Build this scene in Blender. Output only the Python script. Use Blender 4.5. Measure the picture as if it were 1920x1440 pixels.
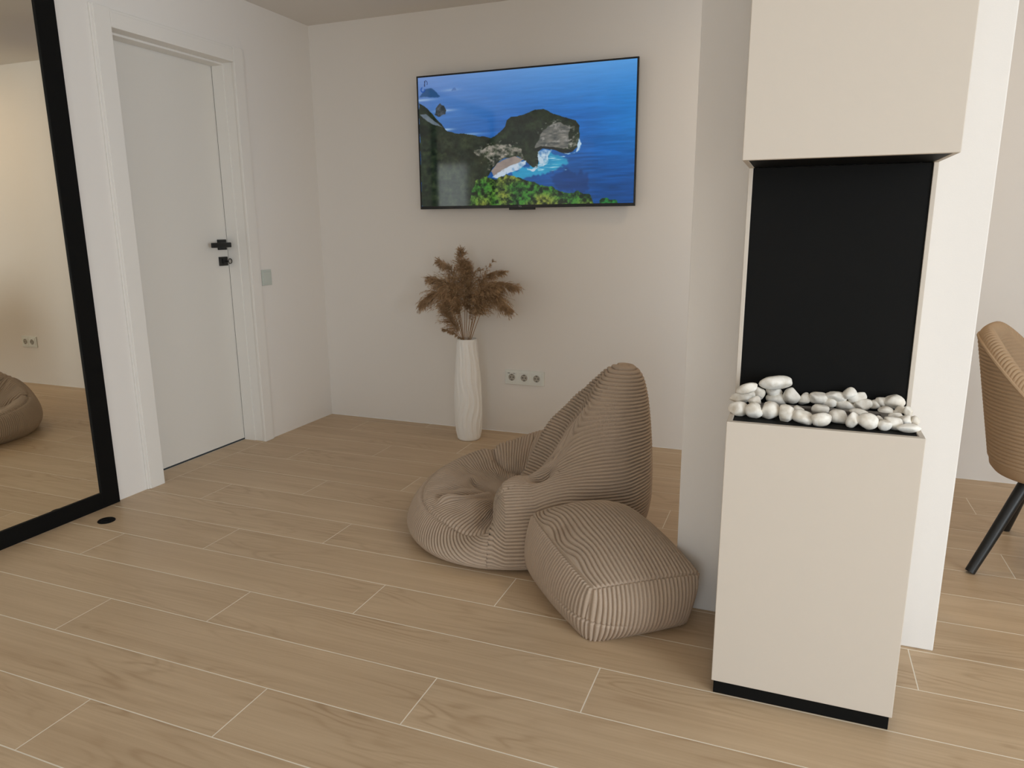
import bpy, bmesh, math, random
import numpy as np
from mathutils import Vector, Matrix, noise as mnoise

scene = bpy.context.scene
for _o in list(bpy.data.objects):
    bpy.data.objects.remove(_o, do_unlink=True)
COL = scene.collection

# ------------------------------------------------------------------ camera
CAM_ROWS = [[0.931739, 0.363064, -0.006858], [0.072004, -0.203231, -0.97648], [-0.355918, 0.90933, -0.215501]]
cam_data = bpy.data.cameras.new('camera')
cam_data.sensor_fit = 'HORIZONTAL'; cam_data.sensor_width = 36.0
cam_data.lens = 36.0 * 1344.34 / 1920.0
cam_data.clip_start = 0.05; cam_data.clip_end = 60
cam = bpy.data.objects.new('camera', cam_data); COL.objects.link(cam)
_r, _d, _w = [Vector(v) for v in CAM_ROWS]
_m = Matrix((( _r.x, -_d.x, -_w.x, 0.0), (_r.y, -_d.y, -_w.y, 0.0), (_r.z, -_d.z, -_w.z, 1.2), (0, 0, 0, 1)))
cam.matrix_world = _m
scene.camera = cam

# ------------------------------------------------------------------ exposure, world, daylight
scene.view_settings.view_transform = 'Standard'
scene.view_settings.look = 'None'
scene.view_settings.gamma = 1.0
scene.view_settings.use_curve_mapping = False
scene.view_settings.exposure = 0.0
scene.cycles.max_bounces = 10
scene.cycles.diffuse_bounces = 8

world = bpy.data.worlds.new('daylight_sky'); scene.world = world; world.use_nodes = True
_bg = world.node_tree.nodes['Background']
_bg.inputs['Color'].default_value = (0.72, 0.86, 1.0, 1); _bg.inputs['Strength'].default_value = 1.0

XL, YT, H = -2.7695, 3.8244, 2.3555          # left wall, television wall, ceiling
XR, YB = 3.3, -2.7                            # right wall, window wall behind the camera
WX0, WX1, WZ0, WZ1 = -0.86, 0.44, 0.10, 2.13  # window opening in the wall behind the camera
RY0, RY1 = -1.85, 0.58                        # window opening in the right wall

def area_light(name, loc, target, sx, sy, power, color):
    l = bpy.data.lights.new(name, 'AREA'); l.shape = 'RECTANGLE'; l.size = sx; l.size_y = sy
    l.energy = power; l.color = color
    o = bpy.data.objects.new(name, l); COL.objects.link(o); o.location = loc
    o.rotation_euler = (Vector(target) - Vector(loc)).to_track_quat('-Z', 'Y').to_euler()
    return o
DAY = (0.84, 0.925, 1.0)
area_light('window_daylight', ((WX0+WX1)/2, YB+0.08, (WZ0+WZ1)/2), ((WX0+WX1)/2, 5, (WZ0+WZ1)/2), WX1-WX0-0.04, WZ1-WZ0-0.04, 19.0, DAY)
area_light('window_daylight', (XR-0.08, (RY0+RY1)/2, (WZ0+WZ1)/2), (-9, (RY0+RY1)/2, (WZ0+WZ1)/2), RY1-RY0-0.04, WZ1-WZ0-0.04, 130.0, DAY)
area_light('ceiling_downlight', (0.10, 3.02, H-0.03), (0.10, 3.10, 0), 0.16, 0.16, 4.2, (1.0, 0.74, 0.45))

# ------------------------------------------------------------------ helpers
def link(o):
    COL.objects.link(o); return o

def tag(o, label=None, cat=None, group=None, kind=None):
    if label: o['label'] = label
    if cat: o['category'] = cat
    if group: o['group'] = group
    if kind: o['kind'] = kind
    return o

def empty(name, loc=(0, 0, 0), rz=0.0):
    o = bpy.data.objects.new(name, None); o.empty_display_size = 0.05
    o.location = loc; o.rotation_euler = (0, 0, rz)
    return link(o)

def mesh_obj(name, me, mat, parent=None, smooth=False):
    if mat is not None and not me.materials: me.materials.append(mat)
    if smooth:
        me.polygons.foreach_set('use_smooth', np.ones(len(me.polygons), dtype=bool))
    o = bpy.data.objects.new(name, me); link(o)
    if parent is not None: o.parent = parent
    return o

def np_mesh(name, V, F):
    me = bpy.data.meshes.new(name)
    V = np.asarray(V, dtype=np.float32); F = np.asarray(F, dtype=np.int32)
    k = F.shape[1]
    me.vertices.add(len(V)); me.vertices.foreach_set('co', V.ravel())
    me.loops.add(F.size); me.loops.foreach_set('vertex_index', F.ravel())
    me.polygons.add(len(F)); me.polygons.foreach_set('loop_start', np.arange(0, F.size, k, dtype=np.int32))
    me.polygons.foreach_set('loop_total', np.full(len(F), k, dtype=np.int32))
    me.polygons.foreach_set('use_smooth', np.zeros(len(F), dtype=bool))
    me.update(calc_edges=True); me.validate()
    return me

class B:
    """collects boxes, prisms and tubes in one bmesh"""
    def __init__(s): s.bm = bmesh.new()
    def box(s, x0, x1, y0, y1, z0, z1, bevel=0.0, seg=2, rot=None, loc=(0, 0, 0)):
        r = bmesh.ops.create_cube(s.bm, size=1.0)
        vs = r['verts']
        for v in vs:
            v.co = Vector((x0 + (v.co.x+.5)*(x1-x0), y0 + (v.co.y+.5)*(y1-y0), z0 + (v.co.z+.5)*(z1-z0)))
        if bevel > 0:
            es = list({e for v in vs for e in v.link_edges})
            b = bmesh.ops.bevel(s.bm, geom=es, offset=bevel, segments=seg, profile=0.5, affect='EDGES')
            vs = list({v for f in b['faces'] for v in f.verts} | {v for v in vs if v.is_valid})
        if rot is not None:
            for v in vs: v.co = rot @ v.co + Vector(loc)
        return s
    def lathe(s, prof, n=32, loc=(0, 0, 0), rot=None, cap=True):
        rings = []
        for r, z in prof:
            ring = []
            for i in range(n):
                a = 2*math.pi*i/n
                c = Vector((r*math.cos(a), r*math.sin(a), z))
                if rot is not None: c = rot @ c
                ring.append(s.bm.verts.new(c + Vector(loc)))
            rings.append(ring)
        for a, b in zip(rings[:-1], rings[1:]):
            for i in range(n):
                s.bm.faces.new((a[i], a[(i+1) % n], b[(i+1) % n], b[i]))
        if cap:
            s.bm.faces.new(list(reversed(rings[0]))); s.bm.faces.new(rings[-1])
        return s
    def tube(s, pts, radii, n=10, cap=True):
        pts = [Vector(q) for q in pts]; rings = []
        up = Vector((0, 0, 1))
        for i, q in enumerate(pts):
            t = (pts[min(i+1, len(pts)-1)] - pts[max(i-1, 0)]).normalized()
            a = t.cross(up)
            if a.length < 1e-3: a = t.cross(Vector((1, 0, 0)))
            a.normalize(); b = a.cross(t)
            r = radii[i] if hasattr(radii, '__len__') else radii
            rings.append([s.bm.verts.new(q + r*(math.cos(2*math.pi*k/n)*a + math.sin(2*math.pi*k/n)*b)) for k in range(n)])
        for a, b in zip(rings[:-1], rings[1:]):
            for i in range(n):
                s.bm.faces.new((a[i], b[i], b[(i+1) % n], a[(i+1) % n]))
        if cap:
            s.bm.faces.new(rings[0]); s.bm.faces.new(list(reversed(rings[-1])))
        return s
    def obj(s, name, mat, parent=None, smooth=False):
        bmesh.ops.recalc_face_normals(s.bm, faces=s.bm.faces)
        me = bpy.data.meshes.new(name); s.bm.to_mesh(me); s.bm.free()
        o = mesh_obj(name, me, mat, parent, smooth)
        if smooth:
            try: me.set_sharp_from_angle(angle=math.radians(40))
            except Exception: pass
        return o

# ------------------------------------------------------------------ materials
def new_mat(name):
    m = bpy.data.materials.new(name); m.use_nodes = True
    nt = m.node_tree; bs = nt.nodes['Principled BSDF']
    return m, nt, bs
def N(nt, typ, **kw):
    n = nt.nodes.new(typ)
    for k, v in kw.items(): setattr(n, k, v)
    return n

def plain(name, col, rough=0.5, metal=0.0, spec=0.5, bump=0.0, bscale=200.0, var=0.0, vscale=3.0, sheen=0.0):
    m, nt, bs = new_mat(name)
    bs.inputs['Base Color'].default_value = (*col, 1); bs.inputs['Roughness'].default_value = rough
    bs.inputs['Metallic'].default_value = metal; bs.inputs['Specular IOR Level'].default_value = spec
    if sheen > 0:
        bs.inputs['Sheen Weight'].default_value = sheen; bs.inputs['Sheen Roughness'].default_value = 0.45
        bs.inputs['Sheen Tint'].default_value = (1, 0.93, 0.84, 1)
    tc = N(nt, 'ShaderNodeTexCoord')
    if bump > 0:
        no = N(nt, 'ShaderNodeTexNoise'); no.inputs['Scale'].default_value = bscale; no.inputs['Detail'].default_value = 4
        bu = N(nt, 'ShaderNodeBump'); bu.inputs['Strength'].default_value = bump; bu.inputs['Distance'].default_value = 0.002
        nt.links.new(tc.outputs['Object'], no.inputs['Vector'])
        nt.links.new(no.outputs['Fac'], bu.inputs['Height']); nt.links.new(bu.outputs['Normal'], bs.inputs['Normal'])
    if var > 0:
        n2 = N(nt, 'ShaderNodeTexNoise'); n2.inputs['Scale'].default_value = vscale; n2.inputs['Detail'].default_value = 3
        mx = N(nt, 'ShaderNodeMix', data_type='RGBA')
        mx.inputs['A'].default_value = (*[c*(1-var) for c in col], 1); mx.inputs['B'].default_value = (*[min(1, c*(1+var)) for c in col], 1)
        nt.links.new(tc.outputs['Object'], n2.inputs['Vector'])
        nt.links.new(n2.outputs['Fac'], mx.inputs['Factor']); nt.links.new(mx.outputs['Result'], bs.inputs['Base Color'])
    return m

M_WALL = plain('wall_paint', (0.80, 0.775, 0.74), 0.8, spec=0.2, bump=0.08, bscale=350)
M_CEIL = plain('ceiling_paint', (0.74, 0.715, 0.68), 0.85, spec=0.15)
M_DOOR = plain('door_lacquer', (0.74, 0.72, 0.675), 0.45, spec=0.35)
M_TRIM = plain('casing_lacquer', (0.80, 0.78, 0.74), 0.4, spec=0.4)
M_BLACK = plain('black_powder_coat', (0.0055, 0.0055, 0.0052), 0.6, spec=0.10, bump=0.05, bscale=900)
M_BLACKM = plain('black_metal', (0.012, 0.012, 0.0115), 0.38, spec=0.4)
M_CREAM = plain('cream_lacquer_panel', (0.60, 0.54, 0.465), 0.5, spec=0.3, bump=0.03, bscale=500)
M_PLASTIC = plain('white_socket_plastic', (0.76, 0.79, 0.755), 0.35, spec=0.45)
M_SWITCH = plain('pale_switch_plastic', (0.55, 0.60, 0.56), 0.3, spec=0.5)
M_DARK = plain('dark_hole', (0.02, 0.017, 0.014), 0.7)
M_STEEL = plain('burner_steel', (0.15, 0.13, 0.115), 0.45, metal=0.4)
M_GROUT = plain('tile_grout', (0.80, 0.74, 0.63), 0.9, spec=0.1, var=0.08, vscale=8)
M_CERAMIC = plain('white_ceramic', (0.88, 0.875, 0.85), 0.42, spec=0.4)
M_STALK = plain('dried_grass_stalk', (0.30, 0.17, 0.075), 0.7, var=0.2, vscale=30)
M_FRAME = plain('window_frame_paint', (0.75, 0.75, 0.75), 0.4)

def mirror_mat():
    m, nt, bs = new_mat('mirror_silver')
    bs.inputs['Base Color'].default_value = (0.90, 0.86, 0.76, 1); bs.inputs['Metallic'].default_value = 1.0
    bs.inputs['Roughness'].default_value = 0.01
    return m
M_MIRROR = mirror_mat()

def glass_mat():
    m, nt, bs = new_mat('window_glass')
    bs.inputs['Transmission Weight'].default_value = 1.0; bs.inputs['Roughness'].default_value = 0.0
    bs.inputs['IOR'].default_value = 1.45
    return m
M_GLASS = glass_mat()

def oak_mat():
    m, nt, bs = new_mat('oak_look_porcelain')
    L = nt.links.new
    tc = N(nt, 'ShaderNodeTexCoord'); oi = N(nt, 'ShaderNodeObjectInfo')
    mul = N(nt, 'ShaderNodeVectorMath', operation='MULTIPLY'); mul.inputs[1].default_value = (37.0, 91.0, 53.0)
    comb = N(nt, 'ShaderNodeCombineXYZ')
    for i in range(3): L(oi.outputs['Random'], comb.inputs[i])
    L(comb.outputs[0], mul.inputs[0])
    add = N(nt, 'ShaderNodeVectorMath', operation='ADD'); L(tc.outputs['Object'], add.inputs[0]); L(mul.outputs[0], add.inputs[1])
    def mapped(scale):
        mp = N(nt, 'ShaderNodeVectorMath', operation='MULTIPLY'); mp.inputs[1].default_value = scale
        L(add.outputs[0], mp.inputs[0]); return mp.outputs[0]
    def noise(vec, sc, det=3.0, dist=0.0):
        n = N(nt, 'ShaderNodeTexNoise'); n.inputs['Scale'].default_value = sc; n.inputs['Detail'].default_value = det
        n.inputs['Distortion'].default_value = dist; L(vec, n.inputs['Vector']); return n.outputs['Fac']
    def math_(op, a, b=None, clamp=False):
        n = N(nt, 'ShaderNodeMath', operation=op); n.use_clamp = clamp
        for i, q in enumerate((a, b)):
            if q is None: continue
            if isinstance(q, (int, float)): n.inputs[i].default_value = q
            else: L(q, n.inputs[i])
        return n.outputs[0]
    # growth rings cut lengthways: contour lines of a stretched field
    field = noise(mapped((1.15, 6.5, 1.0)), 1.0, 2.0, 0.35)
    ring = math_('SINE', math_('MULTIPLY', field, 92.0))
    ring = math_('POWER', math_('ADD', math_('MULTIPLY', ring, 0.5), 0.5), 3.0)
    patch = noise(mapped((1.4, 4.0, 1.0)), 1.3, 2.0)
    patch = math_('MULTIPLY', math_('SUBTRACT', patch, 0.44, True), 4.0, True)
    ring = math_('MULTIPLY', ring, patch)
    fibre = noise(mapped((3.0, 130.0, 1.0)), 1.0, 4.0)
    streak = noise(mapped((1.1, 22.0, 1.0)), 1.0, 3.0)
    tone = noise(mapped((0.8, 3.0, 1.0)), 1.0, 2.0)
    knot = N(nt, 'ShaderNodeTexVoronoi'); knot.inputs['Scale'].default_value = 1.0
    L(mapped((2.6, 6.5, 1.0)), knot.inputs['Vector'])
    kd = math_('SUBTRACT', 1.0, math_('MULTIPLY', knot.outputs['Distance'], 14.0), True)
    v = math_('ADD', math_('MULTIPLY', ring, 0.30), math_('MULTIPLY', fibre, 0.45))
    v = math_('ADD', v, math_('MULTIPLY', streak, 0.55))
    v = math_('ADD', v, math_('MULTIPLY', tone, 0.12))
    v = math_('ADD', v, math_('MULTIPLY', oi.outputs['Random'], 0.07))
    v = math_('ADD', v, math_('MULTIPLY', kd, 0.30))
    ramp = N(nt, 'ShaderNodeValToRGB'); L(v, ramp.inputs['Fac'])
    e = ramp.color_ramp.elements
    e[0].position = 0.40; e[0].color = (0.60, 0.455, 0.30, 1)
    e[1].position = 1.25 if False else 1.0; e[1].color = (0.40, 0.275, 0.16, 1)
    L(ramp.outputs['Color'], bs.inputs['Base Color'])
    bs.inputs['Roughness'].default_value = 0.42; bs.inputs['Specular IOR Level'].default_value = 0.5
    bu = N(nt, 'ShaderNodeBump'); bu.inputs['Strength'].default_value = 0.10; bu.inputs['Distance'].default_value = 0.0008
    L(fibre, bu.inputs['Height']); L(bu.outputs['Normal'], bs.inputs['Normal'])
    return m
M_OAK = oak_mat()

def corduroy_mat(name, col, var=0.10):
    m, nt, bs = new_mat(name); L = nt.links.new
    tc = N(nt, 'ShaderNodeTexCoord')
    n1 = N(nt, 'ShaderNodeTexNoise'); n1.inputs['Scale'].default_value = 7.0; n1.inputs['Detail'].default_value = 4
    n2 = N(nt, 'ShaderNodeTexNoise'); n2.inputs['Scale'].default_value = 260.0; n2.inputs['Detail'].default_value = 3
    L(tc.outputs['Object'], n1.inputs['Vector']); L(tc.outputs['Object'], n2.inputs['Vector'])
    mx = N(nt, 'ShaderNodeMix', data_type='RGBA')
    mx.inputs['A'].default_value = (*[c*(1-var*1.6) for c in col], 1); mx.inputs['B'].default_value = (*[c*(1+var*1.6) for c in col], 1)
    av = N(nt, 'ShaderNodeMath', operation='ADD'); hv = N(nt, 'ShaderNodeMath', operation='MULTIPLY'); hv.inputs[1].default_value = 0.5
    L(n1.outputs['Fac'], av.inputs[0]); L(n2.outputs['Fac'], av.inputs[1]); L(av.outputs[0], hv.inputs[0])
    L(hv.outputs[0], mx.inputs['Factor']); L(mx.outputs['Result'], bs.inputs['Base Color'])
    bs.inputs['Roughness'].default_value = 0.85; bs.inputs['Specular IOR Level'].default_value = 0.1
    bs.inputs['Sheen Weight'].default_value = 0.04; bs.inputs['Sheen Roughness'].default_value = 0.4
    bs.inputs['Sheen Tint'].default_value = (1, 0.92, 0.82, 1)
    bu = N(nt, 'ShaderNodeBump'); bu.inputs['Strength'].default_value = 0.25; bu.inputs['Distance'].default_value = 0.0012
    L(n2.outputs['Fac'], bu.inputs['Height']); L(bu.outputs['Normal'], bs.inputs['Normal'])
    return m
M_CORD = corduroy_mat('beige_corduroy', (0.430, 0.338, 0.258))
M_CORD2 = corduroy_mat('tan_corduroy', (0.42, 0.295, 0.185))

def pebble_mat():
    m, nt, bs = new_mat('white_marble_pebble'); L = nt.links.new
    tc = N(nt, 'ShaderNodeTexCoord'); oi = N(nt, 'ShaderNodeObjectInfo')
    add = N(nt, 'ShaderNodeVectorMath', operation='ADD'); L(tc.outputs['Object'], add.inputs[0])
    cb = N(nt, 'ShaderNodeCombineXYZ'); ml = N(nt, 'ShaderNodeMath', operation='MULTIPLY'); ml.inputs[1].default_value = 9.0
    L(oi.outputs['Random'], ml.inputs[0]); L(ml.outputs[0], cb.inputs[0]); L(cb.outputs[0], add.inputs[1])
    n1 = N(nt, 'ShaderNodeTexNoise'); n1.inputs['Scale'].default_value = 45.0; n1.inputs['Detail'].default_value = 5
    L(add.outputs[0], n1.inputs['Vector'])
    rp = N(nt, 'ShaderNodeValToRGB'); L(n1.outputs['Fac'], rp.inputs['Fac'])
    e = rp.color_ramp.elements
    e[0].position = 0.33; e[0].color = (0.68, 0.62, 0.52, 1); e[1].position = 0.58; e[1].color = (0.90, 0.865, 0.79, 1)
    L(rp.outputs['Color'], bs.inputs['Base Color']); bs.inputs['Roughness'].default_value = 0.6
    bu = N(nt, 'ShaderNodeBump'); bu.inputs['Strength'].default_value = 0.35; bu.inputs['Distance'].default_value = 0.002
    L(n1.outputs['Fac'], bu.inputs['Height']); L(bu.outputs['Normal'], bs.inputs['Normal'])
    return m
M_PEB = pebble_mat()

def plume_mat():
    m, nt, bs = new_mat('dried_pampas_plume'); L = nt.links.new
    tc = N(nt, 'ShaderNodeTexCoord'); n1 = N(nt, 'ShaderNodeTexNoise'); n1.inputs['Scale'].default_value = 28.0; n1.inputs['Detail'].default_value = 4
    L(tc.outputs['Object'], n1.inputs['Vector'])
    rp = N(nt, 'ShaderNodeValToRGB'); L(n1.outputs['Fac'], rp.inputs['Fac'])
    e = rp.color_ramp.elements
    e[0].position = 0.3; e[0].color = (0.29, 0.180, 0.095, 1); e[1].position = 0.7; e[1].color = (0.58, 0.41, 0.25, 1)
    L(rp.outputs['Color'], bs.inputs['Base Color']); bs.inputs['Roughness'].default_value = 0.8
    bs.inputs['Specular IOR Level'].default_value = 0.15
    return m
M_PLUME = plume_mat()

# ------------------------------------------------------------------ the room
def structure(o, label=None):
    o['kind'] = 'structure'
    if label: o['label'] = label
    return o

T = 0.14
DY0, DY1, DZ = 2.431, 3.165, 2.031            # door opening in the left wall
b = B()
b.box(XL-T, XL, YB-T, DY0-0.02, 0, H).box(XL-T, XL, DY1+0.02, YT+T, 0, H).box(XL-T, XL, DY0-0.02, DY1+0.02, DZ+0.02, H)
structure(b.obj('wall_left', M_WALL), 'off white plaster wall holding the white door and tall mirror')
structure(B().box(XL, XR, YT, YT+T, 0, H).obj('wall_back', M_WALL), 'off white plaster wall behind the television and vase')
b = B()
b.box(XR, XR+T, YB-T, RY0, 0, H).box(XR, XR+T, RY1, YT+T, 0, H).box(XR, XR+T, RY0, RY1, 0, WZ0).box(XR, XR+T, RY0, RY1, WZ1, H)
structure(b.obj('wall_right', M_WALL))
b = B()
b.box(XL, WX0, YB-T, YB, 0, H).box(WX1, XR, YB-T, YB, 0, H).box(WX0, WX1, YB-T, YB, 0, WZ0).box(WX0, WX1, YB-T, YB, WZ1, H)
structure(b.obj('wall_front', M_WALL))
structure(B().box(XL-T, XR+T, YB-T, YT+T, H, H+0.1).obj('ceiling', M_CEIL), 'plain beige painted ceiling')
PX0, PX1, PY0, PY1 = -0.2843, 0.4480, 2.1524, 2.52
structure(B().box(PX0, PX1, PY0, PY1, 0, H, bevel=0.003).obj('pillar', M_WALL), 'wide white plaster pillar behind the fireplace column')

# floor: grout bed and wood-look tiles, 1.21 m long in rows of 0.2005 m
fl = structure(B().box(XL-T, XR, YB, YT, -0.05, -0.0003).obj('floor', M_GROUT), 'floor of light oak look plank tiles with pale joints')
def tile_mesh(lx, ly):
    g, c, z1 = 0.0015, 0.0004, 0.0
    hx, hy = lx/2-g, ly/2-g
    V = []
    for (ax, ay, z) in ((hx, hy, -0.008), (hx, hy, z1-c), (hx-c, hy-c, z1)):
        V += [(-ax, -ay, z), (ax, -ay, z), (ax, ay, z), (-ax, ay, z)]
    F = [(8, 9, 10, 11)]
    for k in (0, 4):
        for i in range(4):
            j = (i+1) % 4
            F.append((k+i, k+j, k+4+j, k+4+i))
    return np_mesh('tile', V, F)
tile_cache = {}
ROWH, Y_A, LEN = 0.2005, 1.7385, 1.21
random.seed(5)
row0 = math.floor((YB - Y_A)/ROWH); row1 = math.ceil((YT - Y_A)/ROWH)
for k in range(row0, row1):
    y0, y1 = max(YB, Y_A + k*ROWH), min(YT, Y_A + (k+1)*ROWH)
    if y1 - y0 < 0.004: continue
    xs = -0.02 + 0.4033*k
    n0 = math.floor((XL - xs)/LEN)
    for n in range(n0, n0+8):
        x0, x1 = max(XL, xs + n*LEN), min(XR, xs + (n+1)*LEN)
        if x1 - x0 < 0.004: continue
        key = (round(x1-x0, 3), round(y1-y0, 3))
        if key not in tile_cache: tile_cache[key] = tile_mesh(x1-x0, y1-y0)
        t = mesh_obj('tile', tile_cache[key], M_OAK, fl)
        t.location = ((x0+x1)/2, (y0+y1)/2, 0)
structure(B().box(XL-T-0.25, XL-T-0.06, DY0-0.4, DY1+0.4, -0.05, H).obj('door_light_block', M_DARK))  # unseen dark box added behind the door, blocks light leaking past the leaf
# the tile strip running under the door
t = mesh_obj('tile', tile_mesh(T, DY1-DY0), M_OAK, fl); t.location = (XL-T/2, (DY0+DY1)/2, 0)

# door
d = structure(empty('door_1', (XL, (DY0+DY1)/2, 0)), 'plain white interior door with black handle in white casing')
dl = Vector((XL, (DY0+DY1)/2, 0))
def dbox(x0, x1, y0, y1, z0, z1, name, mat, parent=d, bevel=0.002, off=dl):
    return B().box(x0-off.x, x1-off.x, y0-off.y, y1-off.y, z0-off.z, z1-off.z, bevel=bevel).obj(name, mat, parent)
CW = 0.073
def casing(name, y0, y1, z0, z1, mitre):
    bb = B()
    if mitre == 'v0':   # outer edge on the low-y side
        bb.box(XL-dl.x, XL+0.012-dl.x, y0-dl.y, y0+0.016-dl.y, z0, z1, bevel=0.003)
        bb.box(XL-dl.x, XL+0.016-dl.x, y0+0.012-dl.y, y1-dl.y, z0, z1, bevel=0.002)
    elif mitre == 'v1':
        bb.box(XL-dl.x, XL+0.012-dl.x, y1-0.016-dl.y, y1-dl.y, z0, z1, bevel=0.003)
        bb.box(XL-dl.x, XL+0.016-dl.x, y0-dl.y, y1-0.012-dl.y, z0, z1, bevel=0.002)
    else:
        bb.box(XL-dl.x, XL+0.012-dl.x, y0-dl.y, y1-dl.y, z1-0.016, z1, bevel=0.003)
        bb.box(XL-dl.x, XL+0.0155-dl.x, y0-dl.y, y1-dl.y, z0, z1-0.012, bevel=0.002)
    return bb.obj(name, M_TRIM, d)
LX = XL-0.138
casing('casing', DY0-0.085, DY0+0.008, 0, DZ+CW, 'v0')
casing('casing', DY1-0.006, DY1+0.074, 0, DZ+CW, 'v1')
casing('head_casing', DY0+0.009, DY1-0.007, DZ-0.002, DZ+CW-0.001, 'h')
dbox(XL-T, XL-0.001, DY1, DY1+0.02, 0, DZ+0.02, 'jamb', M_TRIM)
dbox(XL-T, XL-0.001, DY0-0.02, DY0, 0, DZ+0.02, 'jamb', M_TRIM)
dbox(XL-T, XL-0.001, DY0, DY1, DZ, DZ+0.02, 'head_jamb', M_TRIM)
dbox(LX+0.003, XL-0.061, DY1-0.006, DY1, 0, DZ, 'door_stop', M_TRIM, bevel=0.001)
dbox(LX+0.003, XL-0.061, DY0, DY0+0.006, 0, DZ, 'door_stop', M_TRIM, bevel=0.001)
dbox(LX+0.003, XL-0.061, DY0+0.006, DY1-0.006, DZ-0.010, DZ, 'door_stop', M_TRIM, bevel=0.001)
leaf = dbox(LX-0.04, LX, DY0+0.002, DY1-0.0035, 0.009, DZ-0.0035, 'door_leaf', M_DOOR, bevel=0.001)
# handle and lock on the leaf
ho = Vector((LX, 0, 0))
def leafobj(bb, name, mat, smooth=False):
    o = bb.obj(name, mat, leaf, smooth); return o
bb = B(); bb.box(LX-dl.x, LX+0.010-dl.x, 3.087-dl.y, 3.147-dl.y, 1.083, 1.138, bevel=0.0015)
bb.box(LX+0.008-dl.x, LX+0.05-dl.x, 3.108-dl.y, 3.126-dl.y, 1.101, 1.119, bevel=0.001)
bb.box(LX+0.046-dl.x, LX+0.062-dl.x, 2.993-dl.y, 3.126-dl.y, 1.097, 1.123, bevel=0.0025)
h_ = leafobj(bb, 'door_handle', M_BLACKM); h_['label'] = 'black square lever handle on square rose'
bb = B(); bb.box(LX-dl.x, LX+0.010-dl.x, 3.087-dl.y, 3.146-dl.y, 0.998, 1.046, bevel=0.0015)
bb.box(LX+0.008-dl.x, LX+0.016-dl.x, 3.104-dl.y, 3.128-dl.y, 1.010, 1.036, bevel=0.001)
lk = leafobj(bb, 'lock_plate', M_BLACKM); lk['label'] = 'black square lock plate with key'
bb = B(); pts = []
for i in range(15):
    a = 2*math.pi*i/14
    pts.append((LX+0.030-dl.x, 3.140-dl.y + 0.013*math.cos(a), 1.022 + 0.013*math.sin(a)))
bb.tube(pts, 0.0024, n=6, cap=False)
bb.box(LX+0.012-dl.x, LX+0.032-dl.x, 3.122-dl.y, 3.129-dl.y, 1.018, 1.026)
leafobj(bb, 'key', M_BLACKM, True)

# the two windows, both outside the picture
def window(name, loc, rz, width, label):
    w = structure(empty(name, loc, rz), label); hw = width/2
    def bx(x0, x1, y0, y1, z0, z1, nm, mat, bev=0.003):
        B().box(x0, x1, y0, y1, z0, z1, bevel=bev).obj(nm, mat, w)
    n = max(2, round(width/0.75))
    for k in range(n+1):
        c = -hw + 0.03 + (width-0.06)*k/n
        bx(c-0.03, c+0.03, 0.03, 0.10, WZ0, WZ1, 'mullion', M_FRAME)
        if k < n:
            c2 = -hw + 0.03 + (width-0.06)*(k+1)/n
            bx(c+0.03, c2-0.03, 0.06, 0.068, WZ0+0.06, WZ1-0.06, 'pane', M_GLASS, 0)
            bx(c+0.03, c2-0.03, 0.03, 0.10, WZ0, WZ0+0.06, 'bottom_rail', M_FRAME)
            bx(c+0.03, c2-0.03, 0.03, 0.10, WZ1-0.06, WZ1, 'top_rail', M_FRAME)
window('window_1', ((WX0+WX1)/2, YB, 0), math.pi, WX1-WX0, 'window in the wall behind the camera')
window('window_2', (XR, (RY0+RY1)/2, 0), -math.pi/2, RY1-RY0, 'wide window in the right wall')

# ------------------------------------------------------------------ mirror on the left wall
MY0, MY1, MZ1 = 0.90, 2.188, 2.25
mo = Vector((XL, MY1, 0))
mr = tag(empty('mirror', mo), 'tall floor length wall mirror in a wide flat black frame beside the door', 'mirror')
FW = 0.084
def mbox(y0, y1, z0, z1, name, mat, x1=0.016, bev=0.0015):
    return B().box(0.0, x1, y0-MY1, y1-MY1, z0, z1, bevel=bev).obj(name, mat, mr)
mbox(MY1-FW, MY1, 0.0, MZ1, 'side_rail', M_BLACK); mbox(MY0, MY0+FW, 0.0, MZ1, 'side_rail', M_BLACK)
mbox(MY0+FW, MY1-FW, 0.0, 0.070, 'bottom_rail', M_BLACK); mbox(MY0+FW, MY1-FW, MZ1-FW, MZ1, 'top_rail', M_BLACK)
mbox(MY0+FW, MY1-FW, 0.070, MZ1-FW, 'mirror_glass', M_MIRROR, 0.008, 0.0)

# black disc on the floor by the mirror corner
bb = B(); bb.lathe([(0.034, 0.0), (0.034, 0.003), (0.031, 0.005), (0.025, 0.005), (0.023, 0.0035), (0.012, 0.0035), (0.011, 0.0045), (0.0005, 0.0045)], n=40)
fd = bb.obj('floor_disc', M_BLACK, None, True); fd.location = (-2.6205, 2.006, 0)
tag(fd, 'small round black metal disc set in the floor by the mirror corner', 'floor fitting')

# ------------------------------------------------------------------ wall switch and sockets
sw = tag(empty('light_switch', (XL, 3.286, 0.925)), 'single pale light switch on the wall right of the white door', 'switch')
B().box(0, 0.009, -0.040, 0.040, -0.043, 0.043, bevel=0.002).obj('cover_frame', M_SWITCH, sw)
B().box(0.007, 0.0115, -0.031, 0.031, -0.033, 0.033, bevel=0.001).obj('rocker', M_SWITCH, sw)

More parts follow.
